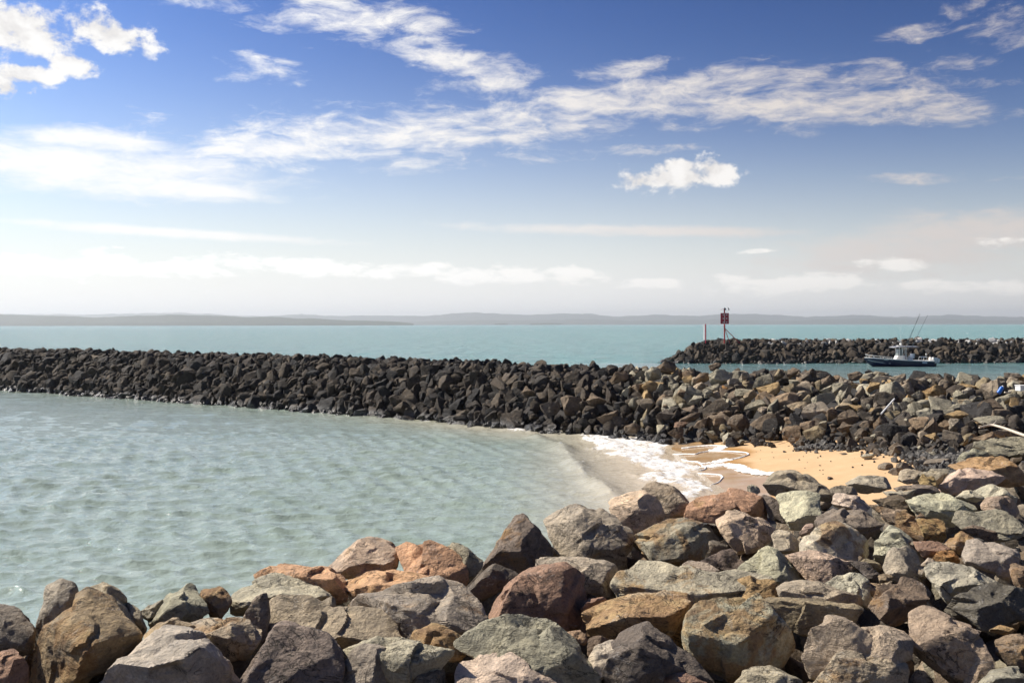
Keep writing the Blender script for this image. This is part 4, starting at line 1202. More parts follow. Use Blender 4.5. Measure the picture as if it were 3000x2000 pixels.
# stones scattered on the sand and the gravel: in the region D view
BEACH = """885,150,92,42,0,dkgrey,.1,dark pointed stone lying on the sand near the gravel;945,183,72,48,0,slate,.05,small dark stone nearest the mauve-grey rock on the sand;1005,158,112,58,-10,dkgrey,.2,dark brown stone half buried between sand and near rocks
765,88,82,34,5,ltgreen,.05,lone pale stone lying on the open sand;952,50,96,62,25,dkgrey,.1,big smooth dark stone where sand and gravel meet;520,228,38,16,0,slate,.05,tiny black stone alone on the sand behind the grey dome
610,68,56,8,0,slate,.05,thin black sliver lying flat on the open sand;1215,132,165,52,5,dkgrey,.1,long dark flat stone on the gravel by the near rocks;1120,118,70,46,10,dkgrey,.1,dark stone on the gravel left of the long flat one
295,12,38,20,0,slate,.05,small black stone on the sand below the breakwater;390,8,40,18,0,slate,.05,small black stone by the breakwater foot right of its twin;830,72,40,14,0,dkgrey,.1,small low stone beside the lone pale stone;1290,170,60,40,0,green,.1,small grey stone under the long dark flat stone""".replace('\n', ';')
CNAME = dict(grey='grey', ltgrey='light grey', dkgrey='dark grey', slate='blackish', green='grey-green', ltgreen='pale grey-green', brown='brown', dkbrown='dark brown', tan='tan', ochre='ochre', rust='rust-orange', orange='orange', pink='pink', cream='cream', red='red', redbrown='red-brown', mauve='mauve-grey', olive='olive')
BR = []     # everything that stands singly on the breakwater: object, u, v, w, h, s, colour name
taken = []
mrng = np.random.default_rng(77)


def set_stone(lib, c, half, tilt, color, stain, name="breakwater_boulder", yaw=0.0):
    o = plain_stone(name, lib['mesh'], None, color, stain, None, group="boulders of the breakwater")
    o.matrix_world = Matrix.Translation(Vector(c)) @ Matrix.Rotation(-R(tilt), 4, 'Y') @ Matrix.Rotation(yaw, 4, 'Z') @ Matrix.Diagonal((half[0], half[1], half[2], 1))
    return o


for row in MARKED.split(';'):
    ex, ey, ew, eh, tilt, colk, stain = row.split(',')
    u_, v_ = RE[0] + float(ex) / RE[2], RE[1] + float(ey) / RE[2]
    wpx, hpx = float(ew) / RE[2], float(eh) / RE[2]
    p, s_ = on_slope(u_, v_ + 0.1 * hpx)
    hw, hh = wpx / F * p[1] / 2 * 0.95, hpx / F * p[1] / 2 * 0.97
    dpt = 0.75 * min(hw, hh) + 0.25 * max(hw, hh)
    k_ = (p[1] - 0.62 * dpt) / p[1]
    c = P3(u_, v_, p[1] * k_)
    colr = np.array(PAL[colk]) * mrng.uniform(0.72, 0.95)
    o = set_stone(LIB[mrng.integers(0, len(LIB))], c, (hw, dpt, hh), float(tilt), colr, float(stain))
    BR.append((o, u_, v_, wpx, hpx, s_, CNAME[colk]))
    taken.append((u_, v_, wpx, hpx))

for row in BEACH.split(';'):
    ex, ey, ew, eh, tilt, colk, stain, label = row.split(',', 7)
    u_, v_ = RD[0] + float(ex) / RD[2], RD[1] + float(ey) / RD[2]
    wpx, hpx = float(ew) / RD[2], float(eh) / RD[2]
    z = 0.6
    for _ in range(10):
        p = onz(u_, v_ + 0.45 * hpx, z)
        z = float(sand_z(p[0], p[1]))
    hw, hh = wpx / F * p[1] / 2 * 1.1, hpx / F * p[1] / 2 * 1.15
    c = P3(u_, v_, p[1])
    o = set_stone(LIB[mrng.integers(0, len(LIB))], c, (hw, 0.8 * hw, hh * 1.1), float(tilt), PAL[colk], float(stain), "beach_stone")
    o['group'] = "stones on the sand and gravel"
    o['label'] = label
    o['category'] = "stone"

# ---- the mass of the breakwaters
TK = np.array(taken)


def masked(u, v):
    return ((((TK[:, 0] - u) / (TK[:, 2] * 0.5)) ** 2 + ((TK[:, 1] - v) / (TK[:, 3] * 0.5)) ** 2) < 1).any()


DARKS = [(.056, .045, .035), (.044, .038, .033), (.075, .058, .043), (.036, .033, .031), (.09, .07, .05), (.062, .052, .042), (.12, .094, .067)]
DNAMES = ['dark brown', 'blackish', 'brown', 'blackish', 'brown', 'dark brown', 'tan-brown']
MIXED = [('grey-green', PAL['green']), ('pale grey-green', PAL['ltgreen']), ('dark grey', PAL['dkgrey']), ('brown', PAL['brown']), ('dark brown', PAL['dkbrown']), ('mauve-grey', PAL['mauve']), ('ochre', PAL['ochre']), ('olive', PAL['olive'])]
cand = []


def scatter(Fp, Cp, back, cell, rmean, seed, zone):
    rg = np.random.default_rng(seed)
    for i in range(len(Fp) - 1):
        L = 0.5 * (np.linalg.norm(Fp[i + 1] - Fp[i]) + np.linalg.norm(Cp[i + 1] - Cp[i]))
        W = np.linalg.norm(Cp[i] - Fp[i])
        nt, ns = max(1, int(L / cell)), max(2, int(W / cell))
        nb = max(2, int((back + 3) / cell))
        for a in range(nt):
            for b_ in list(range(-1, ns)) + list(range(ns, ns + nb)):
                t = i + (a + rg.uniform(0, 1)) / nt
                s = (b_ + rg.uniform(0, 1)) / ns if b_ < ns else 1 + (b_ - ns + rg.uniform(0, 1)) / nb * 2 * (back + 1.0) / (back + 1.0)
                s = min(s, 2.9)
                p = strip_point(Fp, Cp, back, np.array([t]), np.array([s]))[0]
                r = rmean * float(np.clip(rg.lognormal(-0.12, 0.52), 0.38, 1.9))
                if s < 0.12:
                    r *= 0.8
                if s > 0.8:
                    r = min(r, 1.25 * rmean)
                elif rg.uniform() < 0.05:
                    r *= 1.25
                ext = np.array((1.0, rg.uniform(0.65, 0.95), rg.uniform(0.5, 0.9))) * r
                p[2] += rg.uniform(-0.12, 0.22) * r - 0.05
                p[2] -= 0.25 * r + (0.22 if zone == 'near' else 0.1) * float(sstep(s, 0.7, 1.0))
                if zone == 'near' and p[0] > 6.5 and s < 0.22:
                    if s < 0.0:
                        continue
                    r *= 0.6
                    ext *= 0.6
                u, v = px_of(p)
                if zone == 'near' and -50 < u < 3050 and masked(float(u), float(v)):
                    continue
                if zone == 'near':
                    if u < 1850 or rg.uniform() < (0.8 if s < 0.42 else 0.16) or s > 1.02 and rg.uniform() < 0.5:  # lower slope mostly dark stones, more of them to carry its shade
                        j = rg.integers(0, len(DARKS))
                        colr, nm = np.array(DARKS[j]), DNAMES[j]
                        st = rg.choice([0.0, 0.1, 0.3])
                    else:
                        nm, colr = MIXED[rg.choice(len(MIXED), p=[.26, .2, .1, .12, .1, .1, .07, .05])]
                        colr, st = np.array(colr) * 0.82, rg.choice([0.05, 0.1, 0.4])
                else:
                    j = rg.integers(0, len(DARKS))
                    colr, nm, st = np.array(DARKS[j]) * 0.9, DNAMES[j], 0.1
                    if s > 0.85 and u > 2250 and rg.uniform() < 0.25:
                        colr = np.array((0.5, 0.49, 0.47))       # sun glints on the far crest, painted as pale stones
                if zone == 'near' and u < 1500:
                    colr = colr * 0.85
                colr = colr * rg.uniform(0.8, 1.2)
                rot = Euler((rg.uniform(0, 6.28), rg.uniform(0, 6.28), rg.uniform(0, 6.28)), 'XYZ').to_matrix()
                lid = int(rg.integers(0, len(LIB)))
                cand.append(dict(p=p, ext=ext, rot=np.array(rot), lib=lid, col=colr, st=float(st), s=s, u=float(u), v=float(v), px=float(2 * r / p[1] * F), zone=zone, nm=nm, r=r))


scatter(BW_F, BW_C, 2.6, 0.58, 0.37, 5, 'near')
scatter(BW_F, BW_C, 2.6, 0.50, 0.25, 6, 'near')
scatter(FAR_F, FAR_C, 2.6, 0.72, 0.46, 8, 'far')
scatter(FAR_F, FAR_C, 2.6, 0.66, 0.29, 9, 'far')
room = 300 - n_stones - 2
vis = [c for c in cand if c['zone'] == 'near' and c['s'] < 1.1 and c['s'] > -0.05 and -20 < c['u'] < 3020 and c['v'] < 1330 and not (c['u'] > 2560 and c['v'] > 1290)]
vis.sort(key=lambda c: -c['px'])
for c in vis[:room]:
    c['single'] = True
    lb = LIB[c['lib']]
    o = plain_stone("breakwater_boulder", lb['mesh'], None, c['col'], c['st'], None, group="boulders of the breakwater")
    M = np.eye(4)
    M[:3, :3] = c['rot'] @ np.diag(c['ext'])
    M[:3, 3] = c['p']
    o.matrix_world = Matrix(M.tolist())
    BR.append((o, c['u'], c['v'], c['px'], c['px'] * 0.75, c['s'], c['nm']))

# labels of the breakwater boulders: colour, shape, height on the slope, and what stands near
ZONES = [(160, "at the far left end"), (420, "in the left part, right of the far left end"), (700, "left of where the first foam laps"), (980, "above the dark water left of the foam"), (1250, "above the small patch of foam"),
         (1480, "above the foam-streaked shore"), (1700, "just left of the surf"), (1900, "above the white surf"), (2050, "below the tide gauge"), (2200, "below the red beacon"), (2350, "between beacon and boat, above the sand"),
         (2520, "left of the boat's bow"), (2640, "below the boat's bow"), (2760, "below the boat's stern"), (2880, "right of the boat"), (9999, "at the far right end by the blue bottle")]
buckets = {}
for o, u_, v_, wpx, hpx, s_, nm in BR:
    row = "on the crest" if s_ > 0.88 else ("on the upper slope" if s_ > 0.6 else ("on the middle slope" if s_ > 0.28 else "at the foot"))
    zone = next(z for lim, z in ZONES if u_ < lim)
    sz = "large" if wpx > 58 else ("mid-sized" if wpx > 40 else "small")
    form = "slab" if wpx > 1.9 * hpx else ("upright rock" if hpx > 1.05 * wpx else "boulder")
    buckets.setdefault((sz, nm, form, row, zone), []).append((u_, o))
ORD = ['leftmost', 'second from left', 'third from left', 'fourth from left', 'fifth from left', 'sixth from left', 'seventh from left', 'eighth from left', 'ninth from left']
for (sz, nm, form, row, zone), lst in buckets.items():
    lst.sort(key=lambda q: q[0])
    for k, (_, o) in enumerate(lst):
        lab = f"{sz} {nm} {form} {row} {zone}"
        if len(lst) == 2:
            lab = f"{['left', 'right'][k]} one of two: " + lab
        elif len(lst) > 2:
            lab = f"{ORD[min(k, 8)] if k < len(lst) - 1 else 'rightmost'}: " + lab
        o['label'] = ' '.join(lab.split()[:16])


def join_stones(name, items, lev, mat):
    Vs, Ts, Cs, base = [], [], [], 0
    for c in items:
        V0, T0 = LIB[c['lib']][lev]
        Vs.append((V0 * c['ext']) @ c['rot'].T + c['p'])
        Ts.append(T0 + base)
        Cs.append(np.tile(np.array([*c['col'], c['st']], np.float32), (len(V0), 1)))
        base += len(V0)
    me = mesh_np(name, np.vstack(Vs), np.vstack(Ts))
    add_color(me, "tint", np.vstack(Cs))
    me.set_sharp_from_angle(angle=R(28))
    return link(name, me, mat)


rest = [c for c in cand if c['zone'] == 'near' and not c.get('single')]
rest = [c for c in rest if not (c['s'] > 2.3)]
o = join_stones("breakwater_stones", rest, 3, M_RUBBLE)
tag(o, "mass of smaller dark stones filling the breakwater", "rocks", kind='stuff')
o = join_stones("far_breakwater_stones", [c for c in cand if c['zone'] == 'far' and c['s'] < 2.4], 3, M_RUBBLE)
tag(o, "mass of dark stones piled into the far breakwater", "rocks", kind='stuff')

# ---- rubble between and under the near boulders
rg = np.random.default_rng(31)
items = []
while len(items) < 1900:
    Yd = 3.0 + 30 * rg.uniform() ** 1.4
    xx = rg.uniform(-0.9, 1.15) * Yd
    d = float(bank_side(np.array([xx]), np.array([Yd]))[0])
    if d < -1.8:
        continue
    out_ = abs(xx) > 0.55 * Yd or Yd < 6.3
    if out_ and rg.uniform() < 0.35:
        continue
    r = rg.uniform(0.3, 0.75) if out_ else rg.uniform(0.16, 0.42)
    zt = 1.88 if d > 0.3 else 1.88 + (d - 0.3) * 0.75
    p = np.array((xx, Yd, zt - r * (0.35 if out_ else 0.75) - rg.uniform(0.0, 0.25)))
    if Yd > 30 and xx < 14:
        continue
    u, v = px_of(p)
    key = rg.choice(['dkgrey', 'slate', 'dkbrown', 'brown', 'grey', 'green', 'mauve'])
    rot = Euler(tuple(rg.uniform(0, 6.28, 3)), 'XYZ').to_matrix()
    items.append(dict(p=p, ext=np.array((1, rg.uniform(.7, 1), rg.uniform(.5, .9))) * r, rot=np.array(rot), lib=int(rg.integers(0, 26)), col=np.array(PAL[key]) * 0.7, st=0.15))  # tones darkened so the gaps look shadowed
M_FILL = rock_material("filler_stone", False, False, 1.0)
tag(join_stones("rubble", items, 3, M_FILL), "smaller stones filling the gaps between the near boulders", "rubble", kind='stuff')

# ---- dark gravel at the head of the beach
GPOLY = np.array([onz(u, v, z)[:2] for u, v, z in [(2380, 1300, .6), (2530, 1316, .72), (2640, 1338, .8), (2690, 1358, .85), (2715, 1380, .85), (2700, 1400, .9), (2790, 1385, 1.0), (2860, 1365, 1.1), (2900, 1330, 1.2), (2900, 1300, 1.3), (2740, 1285, 1.2), (2500, 1300, .9), (2340, 1305, .7)]])
items = []
lo, hi = GPOLY.min(0) - 0.6, GPOLY.max(0) + 0.6
while len(items) < 3600:
    q = rg.uniform(lo, hi)
    sd_ = float(poly_signed(q[:1], q[1:], GPOLY)[0])
    pr = 1.0 if sd_ > 0.25 else math.exp((sd_ - 0.25) * 5.0)
    if rg.uniform() > pr:
        continue
    r = float(np.clip(rg.lognormal(-2.62, 0.45), 0.03, 0.2))
    z = float(sand_z(q[0], q[1])) + r * rg.uniform(0.05, 0.4) + (0.05 if sd_ > 0.4 else 0)
    rot = Euler(tuple(rg.uniform(0, 6.28, 3)), 'XYZ').to_matrix()
    g = rg.uniform(0.07, 0.16)
    items.append(dict(p=np.array((q[0], q[1], z)), ext=np.array((1, rg.uniform(.6, 1), rg.uniform(.35, .8))) * r, rot=np.array(rot), lib=int(rg.integers(0, 26)), col=np.array((g * 1.06, g, g * .92)), st=0.05))
for b_ in LIB:
    V2, T2 = ico(2)
    # coarse copy for pebbles: nearest vertices of the finer stone
    idx = ((b_[3][0][None, :, :] / np.linalg.norm(b_[3][0], axis=1)[None, :, None] * V2[:, None, :]).sum(2)).argmax(1)
    b_[2] = (b_[3][0][idx], T2)
tag(join_stones("gravel", items, 2, M_FILL), "dark grey gravel at the head of the beach", "gravel", kind='stuff')
# specks of broken shell and weed on the sand
items = []
while len(items) < 46:
    u, v = rg.uniform(2200, 2640), rg.uniform(1305, 1400)
    p = sand_hit(u, v)
    r = float(np.clip(rg.lognormal(-3.75, 0.5), 0.012, 0.07))
    rot = Euler(tuple(rg.uniform(0, 6.28, 3)), 'XYZ').to_matrix()
    items.append(dict(p=p + np.array((0, 0, r * .2)), ext=np.array((1, .8, .5)) * r, rot=np.array(rot), lib=int(rg.integers(0, 26)), col=np.array((.09, .075, .06)), st=0.1))
tag(join_stones("beach_debris", items, 2, M_FILL), "scattered dark specks of debris on the dry sand", "debris", kind='stuff')

print("TRIS", sum(len(m_.polygons) * (2 if len(m_.polygons[0].vertices) == 4 else 1) for m_ in bpy.data.meshes if m_.polygons))

# ------------------------------------------------------------------ small building kit
class Kit:
    def __init__(self):
        self.bm = bmesh.new()

    def box(self, c, size, rot=None, bevel=0.0):
        r = bmesh.ops.create_cube(self.bm, size=1.0)
        vs_ = r['verts']
        bmesh.ops.scale(self.bm, vec=size, verts=vs_)
        if bevel:
            es = list({e for v in vs_ for e in v.link_edges})
            rr_ = bmesh.ops.bevel(self.bm, geom=es, offset=bevel, segments=2, affect='EDGES', profile=0.6)
            vs_ = list({v for f in rr_['faces'] for v in f.verts} | {v for v in vs_ if v.is_valid})
        if rot is not None:
            bmesh.ops.rotate(self.bm, matrix=Euler(rot).to_matrix(), cent=(0, 0, 0), verts=vs_)
        bmesh.ops.translate(self.bm, vec=c, verts=vs_)
        return self

    def tube(self, pts, r, seg=8, r2=None):
        pts = [Vector(p) for p in pts]
        n = len(pts)
        rings = []
        for i, p in enumerate(pts):
            d = (pts[min(i + 1, n - 1)] - pts[max(i - 1, 0)]).normalized()
            up = Vector((0, 0, 1)) if abs(d.z) < 0.9 else Vector((1, 0, 0))
            a = d.cross(up).normalized()
            b_ = a.cross(d)
            rad = r if r2 is None else r + (r2 - r) * i / max(1, n - 1)
            rings.append([self.bm.verts.new(p + (a * math.cos(2 * math.pi * k / seg) + b_ * math.sin(2 * math.pi * k / seg)) * rad) for k in range(seg)])
        for A, B in zip(rings[:-1], rings[1:]):
            for k in range(seg):
                self.bm.faces.new((A[k], A[(k + 1) % seg], B[(k + 1) % seg], B[k]))
        self.bm.faces.new(rings[0][::-1])
        self.bm.faces.new(rings[-1])
        return self

    def loft(self, rings, cap=True, closed=True):
        rr_ = [[self.bm.verts.new(p) for p in ring] for ring in rings]
        n = len(rr_[0])
        for A, B in zip(rr_[:-1], rr_[1:]):
            for k in range(n if closed else n - 1):
                self.bm.faces.new((A[k], A[(k + 1) % n], B[(k + 1) % n], B[k]))
        if cap:
            self.bm.faces.new(rr_[0][::-1])
            self.bm.faces.new(rr_[-1])
        return self

    def ball(self, c, size, seg=12):
        r = bmesh.ops.create_uvsphere(self.bm, u_segments=seg, v_segments=max(6, seg // 2), radius=1.0)
        bmesh.ops.scale(self.bm, vec=size, verts=r['verts'])
        bmesh.ops.translate(self.bm, vec=c, verts=r['verts'])
        return self

    def out(self, name, mat, parent=None, smooth=True):
        bmesh.ops.recalc_face_normals(self.bm, faces=self.bm.faces)
        me = bpy.data.meshes.new(name)
        self.bm.to_mesh(me)
        self.bm.free()
        if smooth:
            me.shade_smooth()
            try:
                me.set_sharp_from_angle(angle=R(38))
            except Exception:
                pass
        return link(name, me, mat, parent)


M_RED = plain("red_paint", (0.46, 0.03, 0.026), 0.5, 0, 0.2, 4)
M_DRED = plain("dull_red_paint", (0.45, 0.025, 0.045), 0.55, 0, 0.2, 4)
M_WHITE = plain("white_paint", (0.80, 0.79, 0.76), 0.45, 0, 0.05, 5)
M_BLACK = plain("black_paint", (0.012, 0.012, 0.014), 0.5, 0, 0.3, 8)
M_STEEL = plain("grey_steel", (0.42, 0.43, 0.43), 0.38, 0.8, 0.1, 8)
M_NAVY = plain("navy_gelcoat", (0.005, 0.014, 0.055), 0.3, 0, 0.1, 2)
M_GEL = plain("white_gelcoat", (0.80, 0.78, 0.73), 0.28, 0, 0.04, 3)
M_CLEAR = plain("tinted_acrylic", (0.16, 0.19, 0.19), 0.08, 0, 0.1, 3)
M_SILVER = plain("silver_cowling", (0.46, 0.46, 0.48), 0.32, 0.3, 0.06, 4)
M_ROD = plain("rod_carbon", (0.05, 0.07, 0.075), 0.35, 0, 0.2, 8)
M_WHIP = plain("aerial_white", (0.62, 0.66, 0.66), 0.4, 0, 0.1, 8)
M_WOOD = plain("bleached_driftwood", (0.62, 0.54, 0.43), 0.85, 0, 0.2, 14)
M_PANEL = plain("solar_panel", (0.42, 0.30, 0.28), 0.3, 0, 0.1, 6)
M_LAMP = plain("lantern_green", (0.01, 0.11, 0.10), 0.15, 0, 0.2, 6)

# ------------------------------------------------------------------ red channel beacon
bY = 128.6
bxp = (2122.5 - 1500) / F * bY
bz = CAM_Z - (1000 - HZ) / F * bY - 0.1
beacon = empty("channel_beacon", (bxp, bY, bz))
tag(beacon, "tall red beacon post with a square red board and slanting braces on the far breakwater", "beacon")
K = Kit(); K.tube([(0, 0, -0.2), (0, 0, 4.32)], 0.085, 12); K.box((0, 0, 2.02), (0.30, 0.30, 0.05)); K.box((0, 0, 1.72), (0.26, 0.26, 0.04)); K.out("post", M_RED, beacon)
for side_ in (-1, 1):
    K = Kit(); K.box((side_ * 0.29, -0.13, 3.02), (0.50, 0.04, 1.40), None, 0.01)
    pan = K.out("board", M_DRED, beacon, False)
    pan['label'] = "left red half of the board" if side_ < 0 else "right red half of the board"
    for zz in (2.53, 3.02, 3.51):
        K = Kit(); K.tube([(side_ * 0.22 + 0.03, -0.15, zz), (side_ * 0.22 + 0.03, -0.19, zz)], 0.07, 12); K.out("reflector", M_WHITE, pan)
K = Kit(); K.box((0.0, -0.115, 3.02), (0.055, 0.03, 1.40)); K.out("board_rib", M_WHITE, beacon, False)
for a in (( .63, -0.30, -0.15), (2.02, 0.15, -0.18)):
    K = Kit(); K.tube([(0.02, 0, 1.76), a], 0.045, 8); K.out("brace", M_RED, beacon)
K = Kit(); K.tube([(-0.28, 0, 4.06), (0.66, 0, 4.06)], 0.022, 6); K.tube([(0.6, 0, 4.06), (0.1, 0, 3.8)], 0.014, 6); K.out("crossbar", M_WHITE, beacon)
K = Kit(); K.box((-0.28, -0.02, 4.22), (0.44, 0.42, 0.03), (0, R(-24), 0)); K.out("solar_panel", M_PANEL, beacon, False)
K = Kit(); K.tube([(0.09, 0, 4.12), (0.09, 0, 4.34)], 0.13, 12, 0.10); K.tube([(0.09, 0, 4.34), (0.09, 0, 4.38)], 0.06, 12); K.out("lantern", M_LAMP, beacon)
K = Kit(); K.tube([(0.0, 0, 4.32), (0.0, 0, 4.46)], 0.04, 8); K.out("post_cap", M_STEEL, beacon)

# dark bird on the crossbar
K = Kit()
K.loft([[(x_ + rx * math.cos(t_) * ca, ry * math.sin(t_), z_ + rx * math.cos(t_) * sa) for t_ in np.linspace(0, 2 * math.pi, 9)[:-1]]
        for x_, z_, rx, ry, ca, sa in ((.11, -.02, .012, .02, .8, .5), (.085, .06, .05, .05, .85, .45), (.05, .14, .075, .07, .88, .4), (.01, .22, .065, .06, .9, .35), (-.02, .275, .035, .035, .9, .3),
                                       (-.035, .315, .034, .034, .9, .2), (-.05, .345, .03, .03, .9, .1), (-.055, .37, .012, .012, .9, 0))])
K.loft([[(-.06, -.012, .335), (-.06, .012, .335), (-.06, .012, .352), (-.06, -.012, .352)], [(-.13, -.003, .33), (-.13, .003, .33), (-.13, .003, .336), (-.13, -.003, .336)]])
K.tube([(.05, -.02, .07), (.04, -.02, 0)], .008, 5); K.tube([(.05, .02, .07), (.04, .02, 0)], .008, 5)
brd = K.out("bird", M_BLACK)
brd.location = (bxp + 0.50, bY, bz + 4.085)
tag(brd, "black seabird perched at the right end of the beacon's crossbar", "bird")

# ------------------------------------------------------------------ tide gauge
gY = 128.2
gxp = (2067.5 - 1500) / F * gY
gzz = CAM_Z - (998 - HZ) / F * gY - 0.15
gauge = empty("tide_gauge", (gxp, gY, gzz), R(-42))
tag(gauge, "short red post with a white graduated board on the breakwater tip", "tide gauge")
K = Kit(); K.tube([(0, 0, -0.2), (0, 0, 2.28)], 0.07, 10); K.out("post", M_DRED, gauge)
K = Kit(); K.box((-0.21, -0.02, 1.20), (0.28, 0.035, 2.06), None, 0.006); bd = K.out("board", M_WHITE, gauge, False)
for j in range(21):
    ln = 0.10 if j in (0, 6, 12, 20) else 0.05
    K = Kit(); K.box((-0.085 - ln / 2, -0.042, 0.24 + j * 0.096), (ln, 0.008, 0.03 if ln > .06 else 0.018)); K.out("graduation", M_BLACK, bd, False)
for zz in (0.3, 1.2, 2.1):
    K = Kit(); K.box((-0.03, 0.0, zz), (0.2, 0.03, 0.04)); K.out("bracket", M_STEEL, gauge, False)

# ------------------------------------------------------------------ fishing boat
boat = empty("fishing_boat", (45.55, 116.8, 0.0), R(3))
tag(boat, "navy blue centre console fishing boat motoring past the far breakwater", "boat")


def hull_ring(x_, b_, sheer, chine, keel, bc):
    return [(x_, -b_, sheer), (x_, -bc, chine), (x_, 0, keel), (x_, bc, chine), (x_, b_, sheer)]


HULL = [(-4.32, .03, 1.06, .92, .86, .02), (-4.0, .34, 1.04, .70, .48, .16), (-3.5, .66, 1.01, .50, .08, .38), (-2.8, .95, .96, .34, -.18, .66), (-1.6, 1.17, .88, .20, -.34, .96),
        (0, 1.26, .77, .10, -.40, 1.10), (1.8, 1.27, .67, .07, -.42, 1.14), (3.55, 1.22, .63, .06, -.42, 1.12)]
K = Kit(); K.loft([hull_ring(*h) for h in HULL], cap=True, closed=False)
K.bm.faces.ensure_lookup_table()
hull = K.out("hull", M_NAVY, boat)
K = Kit()
K.loft([[(x_, s_ * (b_ + .03), sh_ + dz_) for s_, dz_ in ((-1, -.05), (-1, .035), (-.86, .05), (0, .05 if x_ < -2.4 else -.22), (.86, .05), (1, .035), (1, -.05))] for x_, b_, sh_, _, _, _ in HULL], cap=False, closed=False)
K.loft([[(3.55, -1.22, .60), (3.55, 1.22, .60)], [(3.55, -1.22, .68), (3.55, 1.22, .68)]], cap=False, closed=False)
K.out("deck", M_GEL, boat)
K = Kit()
for s_ in (-1, 1):
    K.loft([[(x_, s_ * (bc + .012 + (b_ - bc) * .25), ch + (sh_ - ch) * .25 - .012), (x_, s_ * (bc + .014 + (b_ - bc) * .29), ch + (sh_ - ch) * .29 + .012)] for x_, b_, sh_, ch, _, bc in HULL[1:5]], cap=False, closed=False)
K.out("hull_stripe", M_WHIP, hull)
# bow rail
for s_ in (-1, 1):
    top = [(x_, s_ * (b_ - .05), sh_ + .36 - .03 * i) for i, (x_, b_, sh_, _, _, _) in enumerate(HULL[:5])] + [(-.55, s_ * 1.14, .84)]
    top[0] = (-4.15, s_ * .06, 1.46)
    K = Kit(); K.tube(top, .022, 6)
    for i in (1, 2, 3, 4):
        x_, b_, sh_ = HULL[i][:3]
        K.tube([(x_ + .1, s_ * (b_ - .06), sh_), top[i]], .016, 6)
    K.out("bow_rail", M_WHITE, boat)
# console, windscreen, roof
K = Kit()
K.loft([[(-.62, -.42, .45), (.42, -.42, .45), (.42, .42, .45), (-.62, .42, .45)], [(-.66, -.42, .85), (.42, -.42, .85), (.42, .42, .85), (-.66, .42, .85)],
        [(-.46, -.40, 1.28), (.34, -.40, 1.28), (.34, .40, 1.28), (-.46, .40, 1.28)]])
con = K.out("console", M_GEL, boat)
K = Kit()
K.loft([[(-.44, -.38, 1.28), (.10, -.40, 1.28)], [(-.33, -.36, 2.02), (.06, -.38, 2.02)]], cap=False, closed=False)
K.loft([[(-.44, .38, 1.28), (.10, .40, 1.28)], [(-.33, .36, 2.02), (.06, .38, 2.02)]], cap=False, closed=False)
K.loft([[(-.445, -.37, 1.28), (-.445, .37, 1.28)], [(-.335, -.36, 2.02), (-.335, .36, 2.02)]], cap=False, closed=False)
K.out("windscreen", M_CLEAR, con, False)
for s_ in (-1, 1):
    for x0_, x1_ in ((-.44, -.34), (.12, .08), (.56, .34), (.64, .48)):
        K = Kit(); K.tube([(x0_, s_ * .46, .62), (x1_ + .02, s_ * .46, 1.5), (x1_, s_ * .50, 2.26)], .026, 6); K.out("roof_post", M_WHITE, boat)
K = Kit()
K.loft([[(x_, -w_, z_), (x_, w_, z_), (x_, w_ * .96, z_ + .07), (x_, 0, z_ + .11), (x_, -w_ * .96, z_ + .07)] for x_, w_, z_ in ((-1.0, .70, 2.20), (-.6, .92, 2.27), (0, .98, 2.29), (.9, .98, 2.28), (1.78, .86, 2.26))])
roof = K.out("roof", M_SILVER, boat)
K = Kit(); K.ball((.05, 0, 2.62), (.16, .16, .12)); K.tube([(.05, 0, 2.36), (.05, 0, 2.56)], .05, 8); K.box((-.1, 0, 2.43), (.5, .7, .05)); K.tube([(.05, 0, 2.7), (.05, 0, 3.0)], .015, 6); K.out("radar_dome", M_GEL, roof)
for a, b_ in (((.02, -.3, 2.4), (-.12, -.3, 4.55)), ((.08, .3, 2.4), (.28, .3, 4.95))):
    K = Kit(); K.tube([a, b_], .012, 5, .006); K.out("aerial", M_WHIP, roof)
for a, b_ in (((.22, -.82, 2.34), (1.86, -1.15, 6.1)), ((1.2, .82, 2.34), (2.9, 1.2, 6.25)), ((1.05, -.82, 2.34), (2.72, -1.2, 6.0))):
    K = Kit(); K.tube([a, b_], .026, 6, .012); K.out("fishing_rod", M_ROD, roof)
# helm seat
K = Kit(); K.box((1.05, 0, .72), (.55, .8, .55), None, .04); K.loft([[(1.22, -.42, .95), (1.50, -.42, .95), (1.50, .42, .95), (1.22, .42, .95)], [(1.38, -.42, 1.5), (1.52, -.42, 1.5), (1.52, .42, 1.5), (1.38, .42, 1.5)]]); K.ball((.98, -.2, 1.12), (.15, .15, .14)); K.out("helm_seat", M_GEL, boat)
# bait table at the stern
K = Kit()
for x_ in (2.35, 2.95):
    for y_ in (-.35, .35):
        K.tube([(x_, y_, .45), (x_ + .05, y_, 1.05)], .025, 6)
K.box((2.75, 0, 1.1), (.62, .85, .09), None, .02); K.tube([(2.2, -.38, 1.12), (2.5, -.38, 1.12), (2.62, -.38, 1.0)], .022, 6); K.ball((3.05, -.1, 1.42), (.09, .09, .11)); K.tube([(3.05, -.1, 1.1), (3.05, -.1, 1.35)], .02, 6)
K.out("bait_table", M_GEL, boat)
